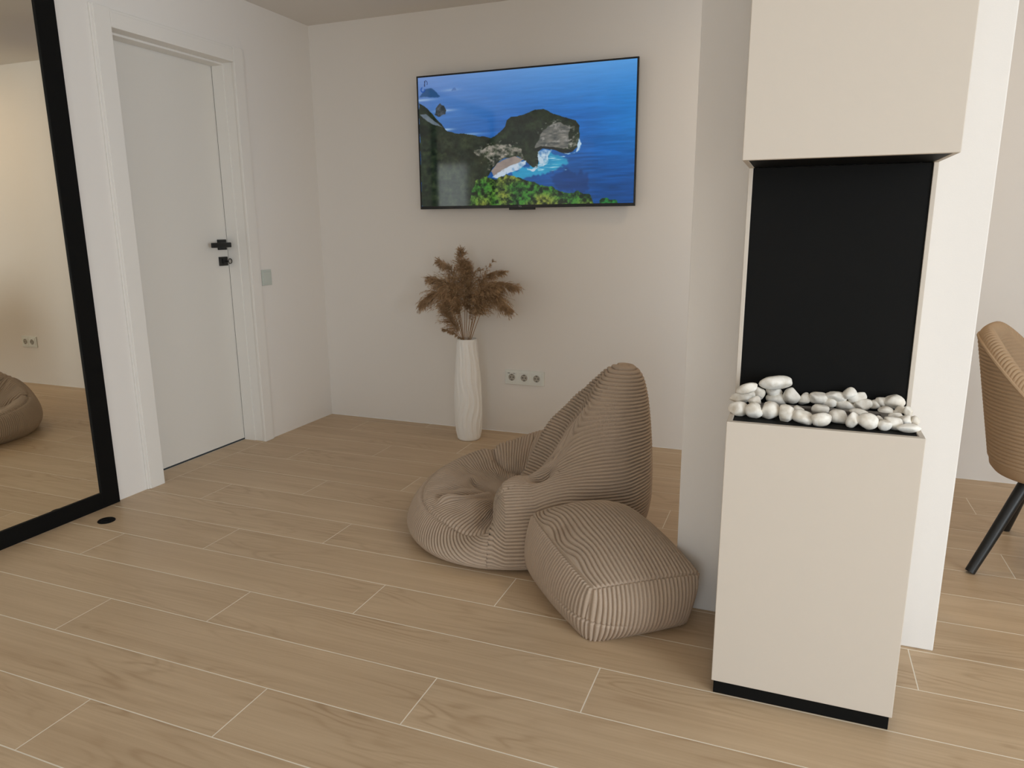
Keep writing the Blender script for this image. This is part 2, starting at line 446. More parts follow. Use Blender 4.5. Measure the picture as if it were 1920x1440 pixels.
def socket_plate(name, cx, z, n, label, pitch=0.0765, usb=False):
    hw = (n*pitch)/2 + 0.005
    s = tag(empty(name, (cx, YT, z)), label, 'socket')
    B().box(-hw, hw, -0.009, 0, -0.0425, 0.0425, bevel=0.0018).obj('cover_frame', M_PLASTIC, s)
    for i in range(n):
        c = (i-(n-1)/2)*pitch
        bb = B(); bb.box(c-0.031, c+0.031, -0.0115, -0.008, -0.031, 0.031, bevel=0.0012)
        so = bb.obj('socket_insert', M_PLASTIC, s)
        rot = Matrix.Rotation(math.radians(90), 3, 'X')
        bb = B(); bb.lathe([(0.0195, 0.0), (0.0205, 0.0022), (0.0185, 0.0022), (0.0172, -0.0006)], n=28, rot=rot, loc=(c, -0.0118, 0), cap=False)
        bb.lathe([(0.0175, 0.0002), (0.0174, 0.0004)], n=28, rot=rot, loc=(c, -0.0116, 0))
        bb.obj('socket_well', plain_cup, so, True)
        for q in (-0.0095, 0.0095):
            bb = B(); bb.lathe([(0.0032, 0), (0.0032, 0.0004)], n=12, rot=rot, loc=(c+q, -0.0121, 0)); bb.obj('pin_hole', M_DARK, so)
        for q in (-0.0165, 0.0165):
            bb = B(); bb.box(c-0.004, c+0.004, -0.0135, -0.0118, q-0.0022, q+0.0022); bb.obj('earth_clip', M_DARK, so)
        if usb and i == 0:
            B().box(c-0.026, c-0.012, -0.0122, -0.0112, 0.0225, 0.0255).obj('slot', M_DARK, so); B().box(c+0.008, c+0.020, -0.0122, -0.0112, 0.0225, 0.0245).obj('slot', M_DARK, so)
    return s
plain_cup = plain('socket_well_plastic', (0.40, 0.38, 0.33), 0.45)
socket_plate('triple_socket', -1.4165, 0.3375, 3, 'white triple wall socket low on the wall between vase and bean bag', usb=True)
socket_plate('double_socket', 0.046, 0.336, 2, 'white double wall socket seen only in the tall mirror')

# ------------------------------------------------------------------ television
TVP = {
    'head': [(0.0, 0.189), (0.033, 0.219), (0.067, 0.276), (0.097, 0.332), (0.124, 0.388), (0.139, 0.416), (0.186, 0.437), (0.241, 0.451), (0.289, 0.466), (0.329, 0.482), (0.356, 0.485), (0.383, 0.462), (0.423, 0.409), (0.433, 0.359), (0.45, 0.336), (0.479, 0.339), (0.514, 0.328), (0.559, 0.304), (0.596, 0.3), (0.628, 0.32), (0.659, 0.345), (0.708, 0.371), (0.744, 0.395), (0.76, 0.436), (0.762, 0.515), (0.752, 0.583), (0.727, 0.616), (0.69, 0.618), (0.64, 0.593), (0.596, 0.584), (0.577, 0.608), (0.58, 0.67), (0.574, 0.726), (0.551, 0.719), (0.525, 0.686), (0.506, 0.659), (0.48, 0.636), (0.447, 0.639), (0.414, 0.646), (0.387, 0.676), (0.36, 0.716), (0.339, 0.768), (0.29, 0.808), (0.245, 1.009), (-0.0, 1.0)],
    'cliff1': [(0.558, 0.581), (0.584, 0.477), (0.621, 0.421), (0.671, 0.396), (0.72, 0.431), (0.715, 0.52), (0.709, 0.594), (0.653, 0.586), (0.596, 0.577)],
    'cliff1b': [(0.715, 0.52), (0.76, 0.475), (0.76, 0.524), (0.749, 0.578), (0.724, 0.611), (0.709, 0.594)],
    'cliff2': [(0.266, 0.592), (0.362, 0.537), (0.448, 0.545), (0.5, 0.581), (0.512, 0.654), (0.473, 0.625), (0.421, 0.636), (0.38, 0.67), (0.346, 0.736), (0.332, 0.735), (0.347, 0.652)],
    'beach': [(0.353, 0.737), (0.387, 0.676), (0.427, 0.647), (0.467, 0.632), (0.512, 0.659), (0.493, 0.673), (0.453, 0.712), (0.413, 0.751), (0.372, 0.796)],
    'foam': [(0.359, 0.785), (0.4, 0.745), (0.447, 0.701), (0.493, 0.671), (0.522, 0.665), (0.519, 0.696), (0.479, 0.735), (0.439, 0.764), (0.386, 0.797)],
    'foam2': [(0.577, 0.608), (0.609, 0.591), (0.647, 0.599), (0.628, 0.643), (0.631, 0.684), (0.596, 0.722), (0.557, 0.751), (0.525, 0.723), (0.557, 0.725), (0.577, 0.7)],
    'foam3': [(0.746, 0.623), (0.76, 0.524), (0.773, 0.555), (0.767, 0.604), (0.721, 0.631), (0.684, 0.625)],
    'turq': [(0.439, 0.79), (0.493, 0.705), (0.557, 0.72), (0.596, 0.681), (0.628, 0.612), (0.703, 0.659), (0.709, 0.71), (0.634, 0.756), (0.557, 0.782), (0.492, 0.809)],
    'trees': [(0.245, 1.012), (0.262, 0.86), (0.29, 0.791), (0.345, 0.779), (0.386, 0.803), (0.426, 0.768), (0.479, 0.793), (0.525, 0.816), (0.564, 0.824), (0.609, 0.863), (0.653, 0.881), (0.685, 0.914), (0.735, 0.937), (0.754, 0.907), (0.809, 0.925), (0.822, 0.993), (0.835, 1.034)],
    'trees2': [(0.841, 1.034), (0.852, 0.973), (0.894, 0.965), (0.93, 0.967), (0.94, 1.038)],
    'veg': [(-0.004, 1.003), (0.005, 0.559), (0.085, 0.555), (0.168, 0.638), (0.249, 0.783), (0.266, 1.013)],
    'isle': [(0.004, 0.144), (0.037, 0.088), (0.065, 0.082), (0.096, 0.117), (0.11, 0.153), (0.067, 0.155)],
    'rock': [(0.081, 0.288), (0.086, 0.236), (0.108, 0.204), (0.128, 0.225), (0.139, 0.263), (0.135, 0.289), (0.105, 0.301)],
    'streak': [(0.003, 0.274), (0.042, 0.283), (0.083, 0.341), (0.117, 0.387), (0.068, 0.361), (0.02, 0.307)],
    'logo_bar': [(0.033, 0.026), (0.036, 0.026), (0.035, 0.07), (0.031, 0.07)],
    'logo_arc': [(0.043, 0.032), (0.047, 0.043)],
    'logo_ring': [(0.02, 0.081), (0.034, 0.093)],
}
def paint_screen(Wd=800, Hd=450):
    rng = np.random.default_rng(11)
    yy, xx = np.mgrid[0:Hd, 0:Wd]
    U = (xx+0.5)/Wd; V = (yy+0.5)/Hd
    def up(g):
        gh, gw = g.shape
        a = np.clip(V*(gh-1), 0, gh-1.001); c = np.clip(U*(gw-1), 0, gw-1.001)
        i = a.astype(int); j = c.astype(int); fa = a-i; fc = c-j
        fa = fa*fa*(3-2*fa); fc = fc*fc*(3-2*fc)
        return (g[i, j]*(1-fa)*(1-fc) + g[i+1, j]*fa*(1-fc) + g[i, j+1]*(1-fa)*fc + g[i+1, j+1]*fa*fc)
    def fbm(nx, ny, octv=4):
        s = np.zeros((Hd, Wd)); amp = 1.0; tot = 0
        for o in range(octv):
            s += amp*up(rng.random((ny*2**o+2, nx*2**o+2))); tot += amp; amp *= 0.55
        return s/tot
    def mask(poly, jag=0.0, soft=1.5):
        P = np.array(poly); u = U.copy(); v = V.copy()
        if jag > 0:
            u = u + (fbm(30, 18, 4)-0.5)*jag; v = v + (fbm(30, 18, 4)-0.5)*jag*1.6
        ins = np.zeros((Hd, Wd), bool); n = len(P)
        for i in range(n):
            x1, y1 = P[i]; x2, y2 = P[(i+1) % n]
            c = ((y1 > v) != (y2 > v))
            with np.errstate(divide='ignore', invalid='ignore'):
                xi = (x2-x1)*(v-y1)/((y2-y1) if abs(y2-y1) > 1e-9 else 1e-9) + x1
            ins ^= c & (u < xi)
        m = ins.astype(float)
        for _ in range(int(soft)):
            p = np.pad(m, 1, mode='edge')
            m = (p[1:-1, 1:-1]*2 + p[:-2, 1:-1] + p[2:, 1:-1] + p[1:-1, :-2] + p[1:-1, 2:])/6
        return m
    def rgb(r, g, c): return np.array([r, g, c], float)/255
    def put(img, m, col): return img*(1-m[..., None]) + (col if getattr(col, 'ndim', 1) == 3 else col[None, None])*m[..., None]
    def mixc(a, c, t): return a[None, None]*(1-t[..., None]) + c[None, None]*t[..., None]
    # sea
    img = mixc(rgb(100, 152, 214), rgb(40, 104, 182), np.clip(V*2.8, 0, 1))
    img = img*(1-np.clip((V-0.38)*1.9, 0, 1)[..., None]) + rgb(10, 72, 140)[None, None]*np.clip((V-0.38)*1.9, 0, 1)[..., None]
    img = img + ((U-0.5)*np.clip(1.3-V*1.2, 0, 1))[..., None]*np.array([-0.10, 0.06, 0.10])
    wv = fbm(10, 70, 4)-0.5
    img = img*(1 + 0.42*wv[..., None]*np.clip(V*1.6, 0.15, 1)[..., None])
    hz = np.clip(1-np.abs(V-0.33)*5, 0, 1)*np.clip(1-U*2.2, 0, 1)
    img = put(img, hz*0.35, rgb(120, 165, 205))
    rgt = np.clip((U-0.8)*4, 0, 1)*np.clip(1-np.abs(V-0.42)*3, 0, 1)
    img = put(img, rgt*0.45, rgb(20, 150, 225))
    img = put(img, mask(TVP['turq'], 0.05, 10)*0.75, mixc(rgb(20, 140, 185), rgb(60, 190, 215), fbm(14, 16, 3)))
    dk = mask([(0.62, 0.78), (0.70, 0.74), (0.82, 0.80), (0.80, 0.92), (0.66, 0.88)], 0.06, 14)
    img = put(img, dk*0.5, rgb(8, 45, 100))
    for (u0, v0, L_, al) in ((0.01, 0.17, 0.07, .6), (0.13, 0.26, 0.05, .6), (0.165, 0.11, 0.04, .35), (0.25, 0.45, 0.06, .5), (0.13, 0.405, 0.04, .8)):
        img = put(img, np.exp(-((U-u0)/L_)**2-((V-v0)/0.009)**2)*al, rgb(190, 215, 235))
    img = put(img, mask(TVP['isle'], 0.01, 2), mixc(rgb(52, 92, 150), rgb(40, 78, 120), fbm(12, 10, 3)))
    img = put(img, mask([(0.166, 0.118), (0.176, 0.096), (0.184, 0.094), (0.192, 0.116)], 0.005, 2)*0.7, rgb(70, 105, 165))
    img = put(img, mask(TVP['rock'], 0.012, 1), mixc(rgb(34, 46, 52), rgb(100, 106, 118), np.clip(fbm(40, 24, 4)*2.2-0.75, 0, 1)))
    # headland
    hd = mask(TVP['head'], 0.012, 1)
    land = mixc(rgb(17, 26, 24), rgb(48, 58, 38), fbm(26, 16, 5))
    land = land*(0.55 + 0.9*fbm(60, 36, 4)[..., None])
    img = put(img, hd, land)
    gr = np.clip(fbm(34, 70, 4)*1.7-0.35, 0, 1)
    img = put(img, mask(TVP['cliff1'], 0.02, 3)*0.92, mixc(rgb(74, 78, 78), rgb(138, 134, 126), gr))
    sp = np.clip(fbm(56, 44, 4)*4.4-2.45, 0, 1)*mask([(0.56, 0.40), (0.60, 0.36), (0.70, 0.39), (0.75, 0.44), (0.755, 0.55), (0.60, 0.56)], 0.02, 5)
    img = put(img, sp*0.95, rgb(150, 148, 142))
    img = put(img, mask(TVP['cliff1b'], 0.03, 2)*np.clip(fbm(50, 40, 3)*3-1.2, 0, 1), rgb(176, 172, 164))
    img = put(img, mask(TVP['cliff2'], 0.022, 3)*np.clip(fbm(50, 40, 4)*2.6-0.75, 0, 1), mixc(rgb(120, 118, 108), rgb(170, 162, 150), gr))
    sp2 = np.clip(fbm(64, 44, 4)*4.2-2.5, 0, 1)*hd*mask([(0.27, 0.56), (0.37, 0.5), (0.5, 0.53), (0.52, 0.66), (0.30, 0.68)], 0.03, 6)
    img = put(img, sp2*0.8, rgb(150, 146, 136))
    img = put(img, mask(TVP['streak'], 0.012, 2)*0.8, mixc(rgb(96, 112, 132), rgb(150, 160, 172), fbm(30, 20, 3)))
    rim = mask([(0.56, 0.6), (0.60, 0.585), (0.65, 0.60), (0.70, 0.63), (0.735, 0.615), (0.735, 0.60), (0.70, 0.605), (0.645, 0.582), (0.60, 0.57), (0.565, 0.585)], 0.008, 2)
    img = put(img, rim*0.8, rgb(24, 26, 28))
    img = put(img, mask(TVP['beach'], 0.008, 2), mixc(rgb(120, 108, 104), rgb(160, 146, 136), fbm(24, 20, 3)))
    fn = np.clip(fbm(60, 40, 4)*3.0-0.7, 0, 1)
    img = put(img, mask(TVP['foam'], 0.014, 2)*(0.55+0.45*fn), rgb(190, 206, 222))
    img = put(img, mask(TVP['foam2'], 0.03, 2)*(0.35+0.65*fn), rgb(186, 208, 224))
    img = put(img, mask(TVP['foam3'], 0.022, 2)*fn*0.9, rgb(205, 228, 242))
    st = np.clip(fbm(16, 90, 4)*5-3.0, 0, 1)*mask([(0.56, 0.64), (0.64, 0.61), (0.72, 0.68), (0.70, 0.74), (0.58, 0.76)], 0.04, 8)
    img = put(img, st*0.8, rgb(210, 235, 245))
    # vegetation
    vg = mask(TVP['veg'], 0.05, 3)
    img = put(img, vg*0.95, mixc(rgb(12, 24, 16), rgb(56, 68, 44), np.clip(fbm(46, 30, 5)*1.8-0.45, 0, 1)))
    tr = mask(TVP['trees'], 0.03, 1)
    t1 = np.clip(fbm(70, 42, 4)*2.6-0.85, 0, 1); t2 = fbm(9, 7, 2)
    ca = mixc(rgb(6, 28, 14), rgb(62, 128, 44), t1); cb = mixc(rgb(20, 34, 10), rgb(142, 152, 62), t1)
    img = put(img, tr, ca*(1-np.clip(t2*2.4-0.7, 0, 1))[..., None] + cb*np.clip(t2*2.4-0.7, 0, 1)[..., None])
    img = put(img, mask(TVP['trees2'], 0.03, 1), mixc(rgb(8, 40, 22), rgb(40, 130, 60), t1))
    # channel mark in the corner: upright stroke, arc and blue ring
    img = put(img, mask(TVP['logo_bar'], 0, 1), rgb(16, 24, 60))
    ax = (U-0.036)*1.78; ay = V-0.045
    r = np.sqrt(ax*ax+ay*ay)
    img = put(img, np.clip(1-np.abs(r-0.020)/0.004, 0, 1)*(ax > 0.0)*(ay < 0.012), rgb(30, 44, 88))
    ax = (U-0.024)*1.78; ay = V-0.092; r = np.sqrt(ax*ax+ay*ay)
    img = put(img, np.clip(1-np.abs(r-0.017)/0.008, 0, 1)*((ay > -0.006) | (ax < -0.004)), rgb(10, 70, 160))
    img = np.clip(img, 0, 1)
    out = np.ones((Hd, Wd, 4), np.float32); out[..., :3] = img
    im = bpy.data.images.new('seascape_picture', Wd, Hd, alpha=False, float_buffer=False)
    im.pixels.foreach_set(np.ascontiguousarray(out[::-1]).ravel())
    im.update(); im.pack()
    return im

def screen_mat():
    m, nt, bs = new_mat('lit_screen'); L = nt.links.new
    im = N(nt, 'ShaderNodeTexImage'); im.image = paint_screen(); im.extension = 'EXTEND'
    tc = N(nt, 'ShaderNodeTexCoord'); L(tc.outputs['UV'], im.inputs['Vector'])
    bs.inputs['Base Color'].default_value = (0.004, 0.004, 0.005, 1); bs.inputs['Roughness'].default_value = 0.06
    bs.inputs['Specular IOR Level'].default_value = 0.55
    L(im.outputs['Color'], bs.inputs['Emission Color']); bs.inputs['Emission Strength'].default_value = 0.86
    return m

TX0, TX1, TZ0, TZ1, TF = -2.0290, -0.7885, 1.2955, 2.0105, 3.764
tv = tag(empty('television', ((TX0+TX1)/2, YT, (TZ0+TZ1)/2)), 'wide flat television on the wall showing a blue seascape with cliffs', 'television')
to = Vector(((TX0+TX1)/2, YT, (TZ0+TZ1)/2))
def tbox(x0, x1, y0, y1, z0, z1, name, mat, bev=0.0015, parent=tv):
    return B().box(x0-to.x, x1-to.x, y0-to.y, y1-to.y, z0-to.z, z1-to.z, bevel=bev).obj(name, mat, parent)
tbox(TX0+0.004, TX1-0.004, TF+0.002, TF+0.02, TZ0+0.004, TZ1-0.004, 'back_shell', M_BLACKM)
tbox(TX0+0.25, TX1-0.25, TF+0.018, TF+0.045, TZ0+0.08, TZ1-0.22, 'rear_housing', M_BLACKM, 0.006)
tbox(to.x-0.2, to.x+0.2, TF+0.044, YT-0.0005, to.z-0.15, to.z+0.15, 'wall_bracket', M_BLACKM)
bz = 0.0085
bb = B()
for (a, c, e, f) in ((TX0, TX0+bz, TZ0, TZ1), (TX1-bz, TX1, TZ0, TZ1), (TX0+bz, TX1-bz, TZ1-bz, TZ1), (TX0+bz, TX1-bz, TZ0, TZ0+0.016)):
    bb.box(a-to.x, c-to.x, TF-0.002-to.y, TF+0.012-to.y, e-to.z, f-to.z, bevel=0.001)
bb.obj('bezel', M_BLACKM, tv)
sx0, sx1, sz0, sz1 = TX0+bz, TX1-bz, TZ0+0.016, TZ1-bz
V = [(sx0-to.x, TF-to.y, sz0-to.z), (sx1-to.x, TF-to.y, sz0-to.z), (sx1-to.x, TF-to.y, sz1-to.z), (sx0-to.x, TF-to.y, sz1-to.z),
     (sx0-to.x, TF+0.003-to.y, sz0-to.z), (sx1-to.x, TF+0.003-to.y, sz0-to.z), (sx1-to.x, TF+0.003-to.y, sz1-to.z), (sx0-to.x, TF+0.003-to.y, sz1-to.z)]
me = np_mesh('screen', V, [(0, 1, 2, 3), (5, 4, 7, 6), (4, 5, 1, 0), (3, 2, 6, 7), (4, 0, 3, 7), (1, 5, 6, 2)])
uvl = me.uv_layers.new(name='UVMap')
for lp in me.loops:
    c = V[lp.vertex_index]
    uvl.data[lp.index].uv = ((c[0]+to.x-sx0)/(sx1-sx0), (c[2]+to.z-sz0)/(sz1-sz0))
so = mesh_obj('screen', me, screen_mat(), tv); so['label'] = 'lit screen with blue sea, cliff headland and green trees'
tbox(-1.484, -1.335, TF-0.001, TF+0.016, TZ0-0.0105, TZ0+0.001, 'sensor_bar', M_BLACKM, 0.002)
fc = bpy.data.curves.new('maker_mark', 'FONT'); fc.body = 'TCL'; fc.size = 0.011; fc.extrude = 0.0004; fc.align_x = 'CENTER'
fo = bpy.data.objects.new('tmp_text', fc); link(fo)
bpy.context.view_layer.update()
me = bpy.data.meshes.new_from_object(fo.evaluated_get(bpy.context.evaluated_depsgraph_get()))
bpy.data.objects.remove(fo, do_unlink=True)
mk = mesh_obj('maker_mark', me, plain('grey_print', (0.35, 0.35, 0.35), 0.4), tv)
mk.rotation_euler = (math.radians(90), 0, 0); mk.location = (-1.418-to.x, TF-0.0021-to.y, TZ0+0.004-to.z)

# ------------------------------------------------------------------ fireplace column
FX0, FX1, FY = -0.1263, 0.2954, 1.7355
ZB, ZT, ZU, PYF = 0.0375, 0.7372, 1.3383, 1.9850
f = tag(empty('fireplace', ((FX0+FX1)/2, PY0, 0)), 'cream and black decorative fireplace column standing against the white pillar', 'fireplace')
fo_ = Vector(((FX0+FX1)/2, PY0, 0))
def fbox(x0, x1, y0, y1, z0, z1, name, mat, bev=0.0015):
    return B().box(x0-fo_.x, x1-fo_.x, y0-fo_.y, y1-fo_.y, z0, z1, bevel=bev).obj(name, mat, f)
q = fbox(FX0+0.0055, FX1-0.0055, FY+0.0055, PY0, 0, ZB+0.004, 'plinth', M_BLACK, 0.001); q['label'] = 'black recessed plinth'
b = B(); o = fo_
b.box(FX0-o.x, FX1-o.x, FY-o.y, FY+0.016-o.y, ZB, ZT, bevel=0.0016)
b.box(FX0-o.x, FX0+0.012-o.x, FY+0.016-o.y, PYF-o.y, ZB, ZT, bevel=0.0012)
b.box(FX1-0.012-o.x, FX1-o.x, FY+0.016-o.y, PYF-o.y, ZB, ZT, bevel=0.0012)
b.box(FX0+0.012-o.x, FX1-0.012-o.x, FY+0.016-o.y, PYF-o.y, ZB, ZT-0.03)
b.obj('base_cabinet', M_CREAM, f)
q = fbox(FX0+0.012, FX1-0.012, FY+0.016, PYF, ZT-0.03, ZT-0.004, 'tray', M_BLACK, 0.0008); q['label'] = 'black metal pebble tray'
b = B()
b.box(FX0-o.x, FX0+0.0105-o.x, PYF-0.004-o.y, PY0-o.y, ZB, ZU, bevel=0.001).box(FX1-0.0105-o.x, FX1-o.x, PYF-0.004-o.y, PY0-o.y, ZB, ZU, bevel=0.001)
b.box(FX0+0.0105-o.x, FX1-0.0105-o.x, PYF+0.012-o.y, PY0-o.y, ZB, ZU)
b.obj('back_carcass', M_CREAM, f)
q = fbox(FX0+0.0108, FX1-0.0108, PYF, PYF+0.012, ZT-0.01, ZU, 'back_panel', M_BLACK, 0.0008); q['label'] = 'matt black rear panel'
b = B()
b.box(FX0-o.x, FX1-o.x, FY-o.y, FY+0.018-o.y, ZU, H-0.001, bevel=0.0016)
b.box(FX0-o.x, FX0+0.012-o.x, FY+0.018-o.y, PY0-o.y, ZU, H-0.001, bevel=0.0012)
b.box(FX1-0.012-o.x, FX1-o.x, FY+0.018-o.y, PY0-o.y, ZU, H-0.001, bevel=0.0012)
b.box(FX0+0.012-o.x, FX1-0.012-o.x, FY+0.018-o.y, PY0-o.y, ZU+0.03, H-0.001)
b.obj('hood', M_CREAM, f)
q = fbox(FX0+0.012, FX1-0.012, FY+0.018, PYF+0.001, ZU+0.001, ZU+0.03, 'hood_underside', M_BLACK, 0.0008); q['label'] = 'black panel under the hood'
b = B()
b.box(-0.07-o.x, 0.245-o.x, 1.845-o.y, 1.868-o.y, ZT-0.004, ZT+0.008, bevel=0.001).box(-0.07-o.x, 0.245-o.x, 1.905-o.y, 1.928-o.y, ZT-0.004, ZT+0.008, bevel=0.001)
b.box(-0.07-o.x, -0.045-o.x, 1.868-o.y, 1.905-o.y, ZT-0.004, ZT+0.008, bevel=0.001).box(0.22-o.x, 0.245-o.x, 1.868-o.y, 1.905-o.y, ZT-0.004, ZT+0.008, bevel=0.001)
q = b.obj('burner', M_STEEL, f); q['label'] = 'grey metal slot burner among pebbles'

# ------------------------------------------------------------------ pebbles
PEB = [
    (-0.0251, 1.9323, 0.7995, 0.0794, 0.0351, 0.0326, -4, 'oval', 'large oblong white pebble lying across the top of two others at the left'),
    (-0.0921, 1.8788, 0.7906, 0.0535, 0.0267, 0.0249, -22, 'flat', 'flat greyish pebble leaning highest in the left corner heap'),
    (-0.0638, 1.9281, 0.771, 0.0295, 0.0251, 0.0356, 55, 'wedge', 'slanted angular pebble leaning right of the flat greyish one in the left heap'),
    (-0.089, 1.929, 0.7664, 0.045, 0.0284, 0.0264, 8, 'round', 'rounded off-white pebble in the middle of the left corner heap'),
    (-0.1074, 1.9005, 0.7593, 0.0539, 0.0303, 0.0282, -12, 'flat', 'pale grey pebble wedged at the outer left edge of the heap'),
    (-0.0276, 1.9656, 0.7676, 0.0412, 0.0307, 0.0286, 12, 'round', 'small rounded pebble directly under the large oblong one'),
    (-0.0201, 1.9642, 0.7502, 0.053, 0.0335, 0.0312, 14, 'round', 'speckled white pebble below the small one under the oblong'),
    (0.0159, 1.963, 0.7613, 0.0423, 0.0359, 0.0418, 80, 'round', 'tall rounded cream pebble right beneath the oblong pebble'),
    (0.0475, 1.9679, 0.7545, 0.0308, 0.0262, 0.0311, 0, 'wedge', 'small pointed pebble alone behind the gap in the front row'),
    (0.0809, 1.9659, 0.7594, 0.0437, 0.0302, 0.0281, 4, 'oval', 'smooth oval pebble in the back row right of the small pointed one'),
    (0.1227, 1.9671, 0.7662, 0.0514, 0.0277, 0.0258, 6, 'oval', 'long pale pebble in the middle of the back row'),
    (0.1517, 1.9655, 0.7783, 0.0366, 0.0311, 0.0289, -10, 'wedge', 'small three-cornered pebble perched highest in the right half'),
    (0.1717, 1.9686, 0.7675, 0.043, 0.0249, 0.0231, -18, 'oval', 'slanted oval pebble under the perched three-cornered one'),
    (0.1061, 1.9673, 0.7479, 0.0418, 0.0274, 0.0255, -24, 'oval', 'tilted oval pebble in front of the long pale back pebble'),
    (0.1454, 1.9687, 0.7458, 0.05, 0.0245, 0.0228, 2, 'oval', 'wide ridged pebble in the second row at the middle'),
    (0.1876, 1.9655, 0.7512, 0.0459, 0.031, 0.0288, -6, 'round', 'blunt cream pebble right of the wide ridged one'),
    (0.2126, 1.9683, 0.7546, 0.0298, 0.0254, 0.0259, 20, 'wedge', 'small slanted pebble right behind the blunt cream one'),
    (0.228, 1.9681, 0.7629, 0.0303, 0.0257, 0.0251, 42, 'wedge', 'faceted small pebble leaning left of the large dome pebble'),
    (0.2558, 1.9626, 0.7655, 0.0473, 0.0368, 0.0342, 8, 'round', 'large domed pebble at the back right corner'),
    (0.2803, 1.9108, 0.7548, 0.0205, 0.0174, 0.0272, 70, 'round', 'bright white pebble at the outer right end of the heap'),
    (0.2642, 1.9308, 0.7517, 0.0351, 0.0225, 0.021, -26, 'wedge', 'flat wedge pebble below the large domed one'),
    (0.234, 1.9313, 0.7456, 0.0348, 0.0267, 0.0249, 10, 'round', 'rounded pebble in front of the faceted one on the right'),
    (0.2529, 1.8968, 0.7433, 0.0363, 0.0218, 0.0203, 10, 'flat', 'shaded pebble in the centre of the right heap'),
    (0.2704, 1.862, 0.7459, 0.0304, 0.0258, 0.0255, 30, 'wedge', 'upright pebble left of the right end of the tray'),
    (0.2905, 1.8671, 0.7434, 0.0219, 0.0186, 0.0204, 30, 'round', 'small bright pebble at the far right edge of the tray'),
    (-0.1058, 1.8208, 0.7506, 0.0477, 0.0375, 0.0349, 0, 'round', 'big round pebble at the left end of the front row'),
    (-0.069, 1.8508, 0.7661, 0.0305, 0.0259, 0.0259, 10, 'wedge', 'small peaked pebble sitting behind the second front pebble'),
    (-0.0682, 1.8076, 0.7519, 0.0421, 0.0358, 0.0374, 30, 'round', 'rounded egg pebble second from left in the front row'),
    (-0.0318, 1.8173, 0.7534, 0.0478, 0.0406, 0.0404, -16, 'round', 'big speckled egg pebble third from left in the front row'),
    (0.0042, 1.8042, 0.7537, 0.041, 0.0348, 0.041, 48, 'wedge', 'smooth pear-shaped pebble fourth from left in the front row'),
    (0.0338, 1.8578, 0.7506, 0.0271, 0.0202, 0.0188, 14, 'round', 'small pebble tucked behind the block pebble of the front row'),
    (0.0439, 1.795, 0.7478, 0.049, 0.0315, 0.0293, 16, 'oval', 'blocky oblong pebble fifth from left in the front row'),
    (0.0838, 1.8788, 0.7518, 0.0398, 0.0228, 0.0212, 2, 'oval', 'small oval pebble resting behind the squared veined one'),
    (0.0845, 1.7886, 0.7488, 0.0437, 0.0335, 0.0312, -6, 'round', 'squared white pebble with raised veins in the front row'),
    (0.1227, 1.8275, 0.749, 0.0437, 0.034, 0.0316, 8, 'oval', 'wide cream pebble behind the squared veined one'),
    (0.1518, 1.7984, 0.7507, 0.0334, 0.0284, 0.0349, 75, 'wedge', 'three-cornered pebble standing on its tip in the front row'),
    (0.1708, 1.8802, 0.7481, 0.0444, 0.0234, 0.0218, 8, 'flat', 'flat round-backed pebble behind the three-cornered front one'),
    (0.1848, 1.799, 0.7511, 0.0462, 0.0385, 0.0358, 28, 'round', 'largest cream pebble in the right half of the front row'),
    (0.2102, 1.84, 0.7473, 0.0197, 0.0168, 0.0161, 0, 'round', 'tiny pebble beside the largest cream one of the front row'),
    (0.2193, 1.7962, 0.7456, 0.0296, 0.0252, 0.0248, -20, 'round', 'squat tan pebble in the front row right of the largest one'),
    (0.2386, 1.8143, 0.7485, 0.0423, 0.0329, 0.0306, 34, 'wedge', 'bright pointed pebble lying behind the squat tan one'),
    (0.2686, 1.7921, 0.7433, 0.0491, 0.0217, 0.0202, -2, 'flat', 'flat oval pebble at the right end of the front row'),
]
def pebble_mesh(W, D, Hh, shape, seed):
    bm = bmesh.new(); bmesh.ops.create_icosphere(bm, subdivisions=3, radius=1.0)
    off = Vector((seed*3.7, seed*1.3, seed*2.9)); rr = random.Random(seed)
    planes = []
    for i in range({'round': 3, 'oval': 2, 'flat': 3, 'wedge': 5}[shape]):
        n = Vector((rr.uniform(-1, 1), rr.uniform(-1, 0.3), rr.uniform(-0.8, 1))).normalized()
        planes.append((n, rr.uniform(0.62, 0.84)))
    for v in bm.verts:
        c = v.co.copy()
        if shape == 'wedge':
            s = 1.0 - 0.42*max(0.0, c.z*0.9 + 0.25); c.x *= s; c.y *= s
            c.x += 0.18*c.z
        elif shape == 'flat':
            c.z = math.copysign(abs(c.z)**1.2, c.z); c.x = math.copysign(abs(c.x)**0.92, c.x)
        elif shape == 'oval':
            c.x = math.copysign(abs(c.x)**0.62, c.x); c.z = math.copysign(abs(c.z)**0.85, c.z)
        for n, dd in planes:
            k = c.dot(n) - dd
            if k > 0: c -= n*k*0.9
        c *= 1.0 + 0.10*mnoise.noise(c*1.3 + off) + 0.035*mnoise.noise(c*3.4 + off)
        v.co = c
    xs = [v.co.x for v in bm.verts]; ys = [v.co.y for v in bm.verts]; zs = [v.co.z for v in bm.verts]
    cx, cy, cz = (max(xs)+min(xs))/2, (max(ys)+min(ys))/2, (max(zs)+min(zs))/2
    sx, sy, sz = 1.05*W/(max(xs)-min(xs)), 1.05*D/(max(ys)-min(ys)), 1.08*Hh/(max(zs)-min(zs))
    for v in bm.verts: v.co = Vector(((v.co.x-cx)*sx, (v.co.y-cy)*sy, (v.co.z-cz)*sz))
    me = bpy.data.meshes.new('pebble'); bm.to_mesh(me); bm.free()
    return me
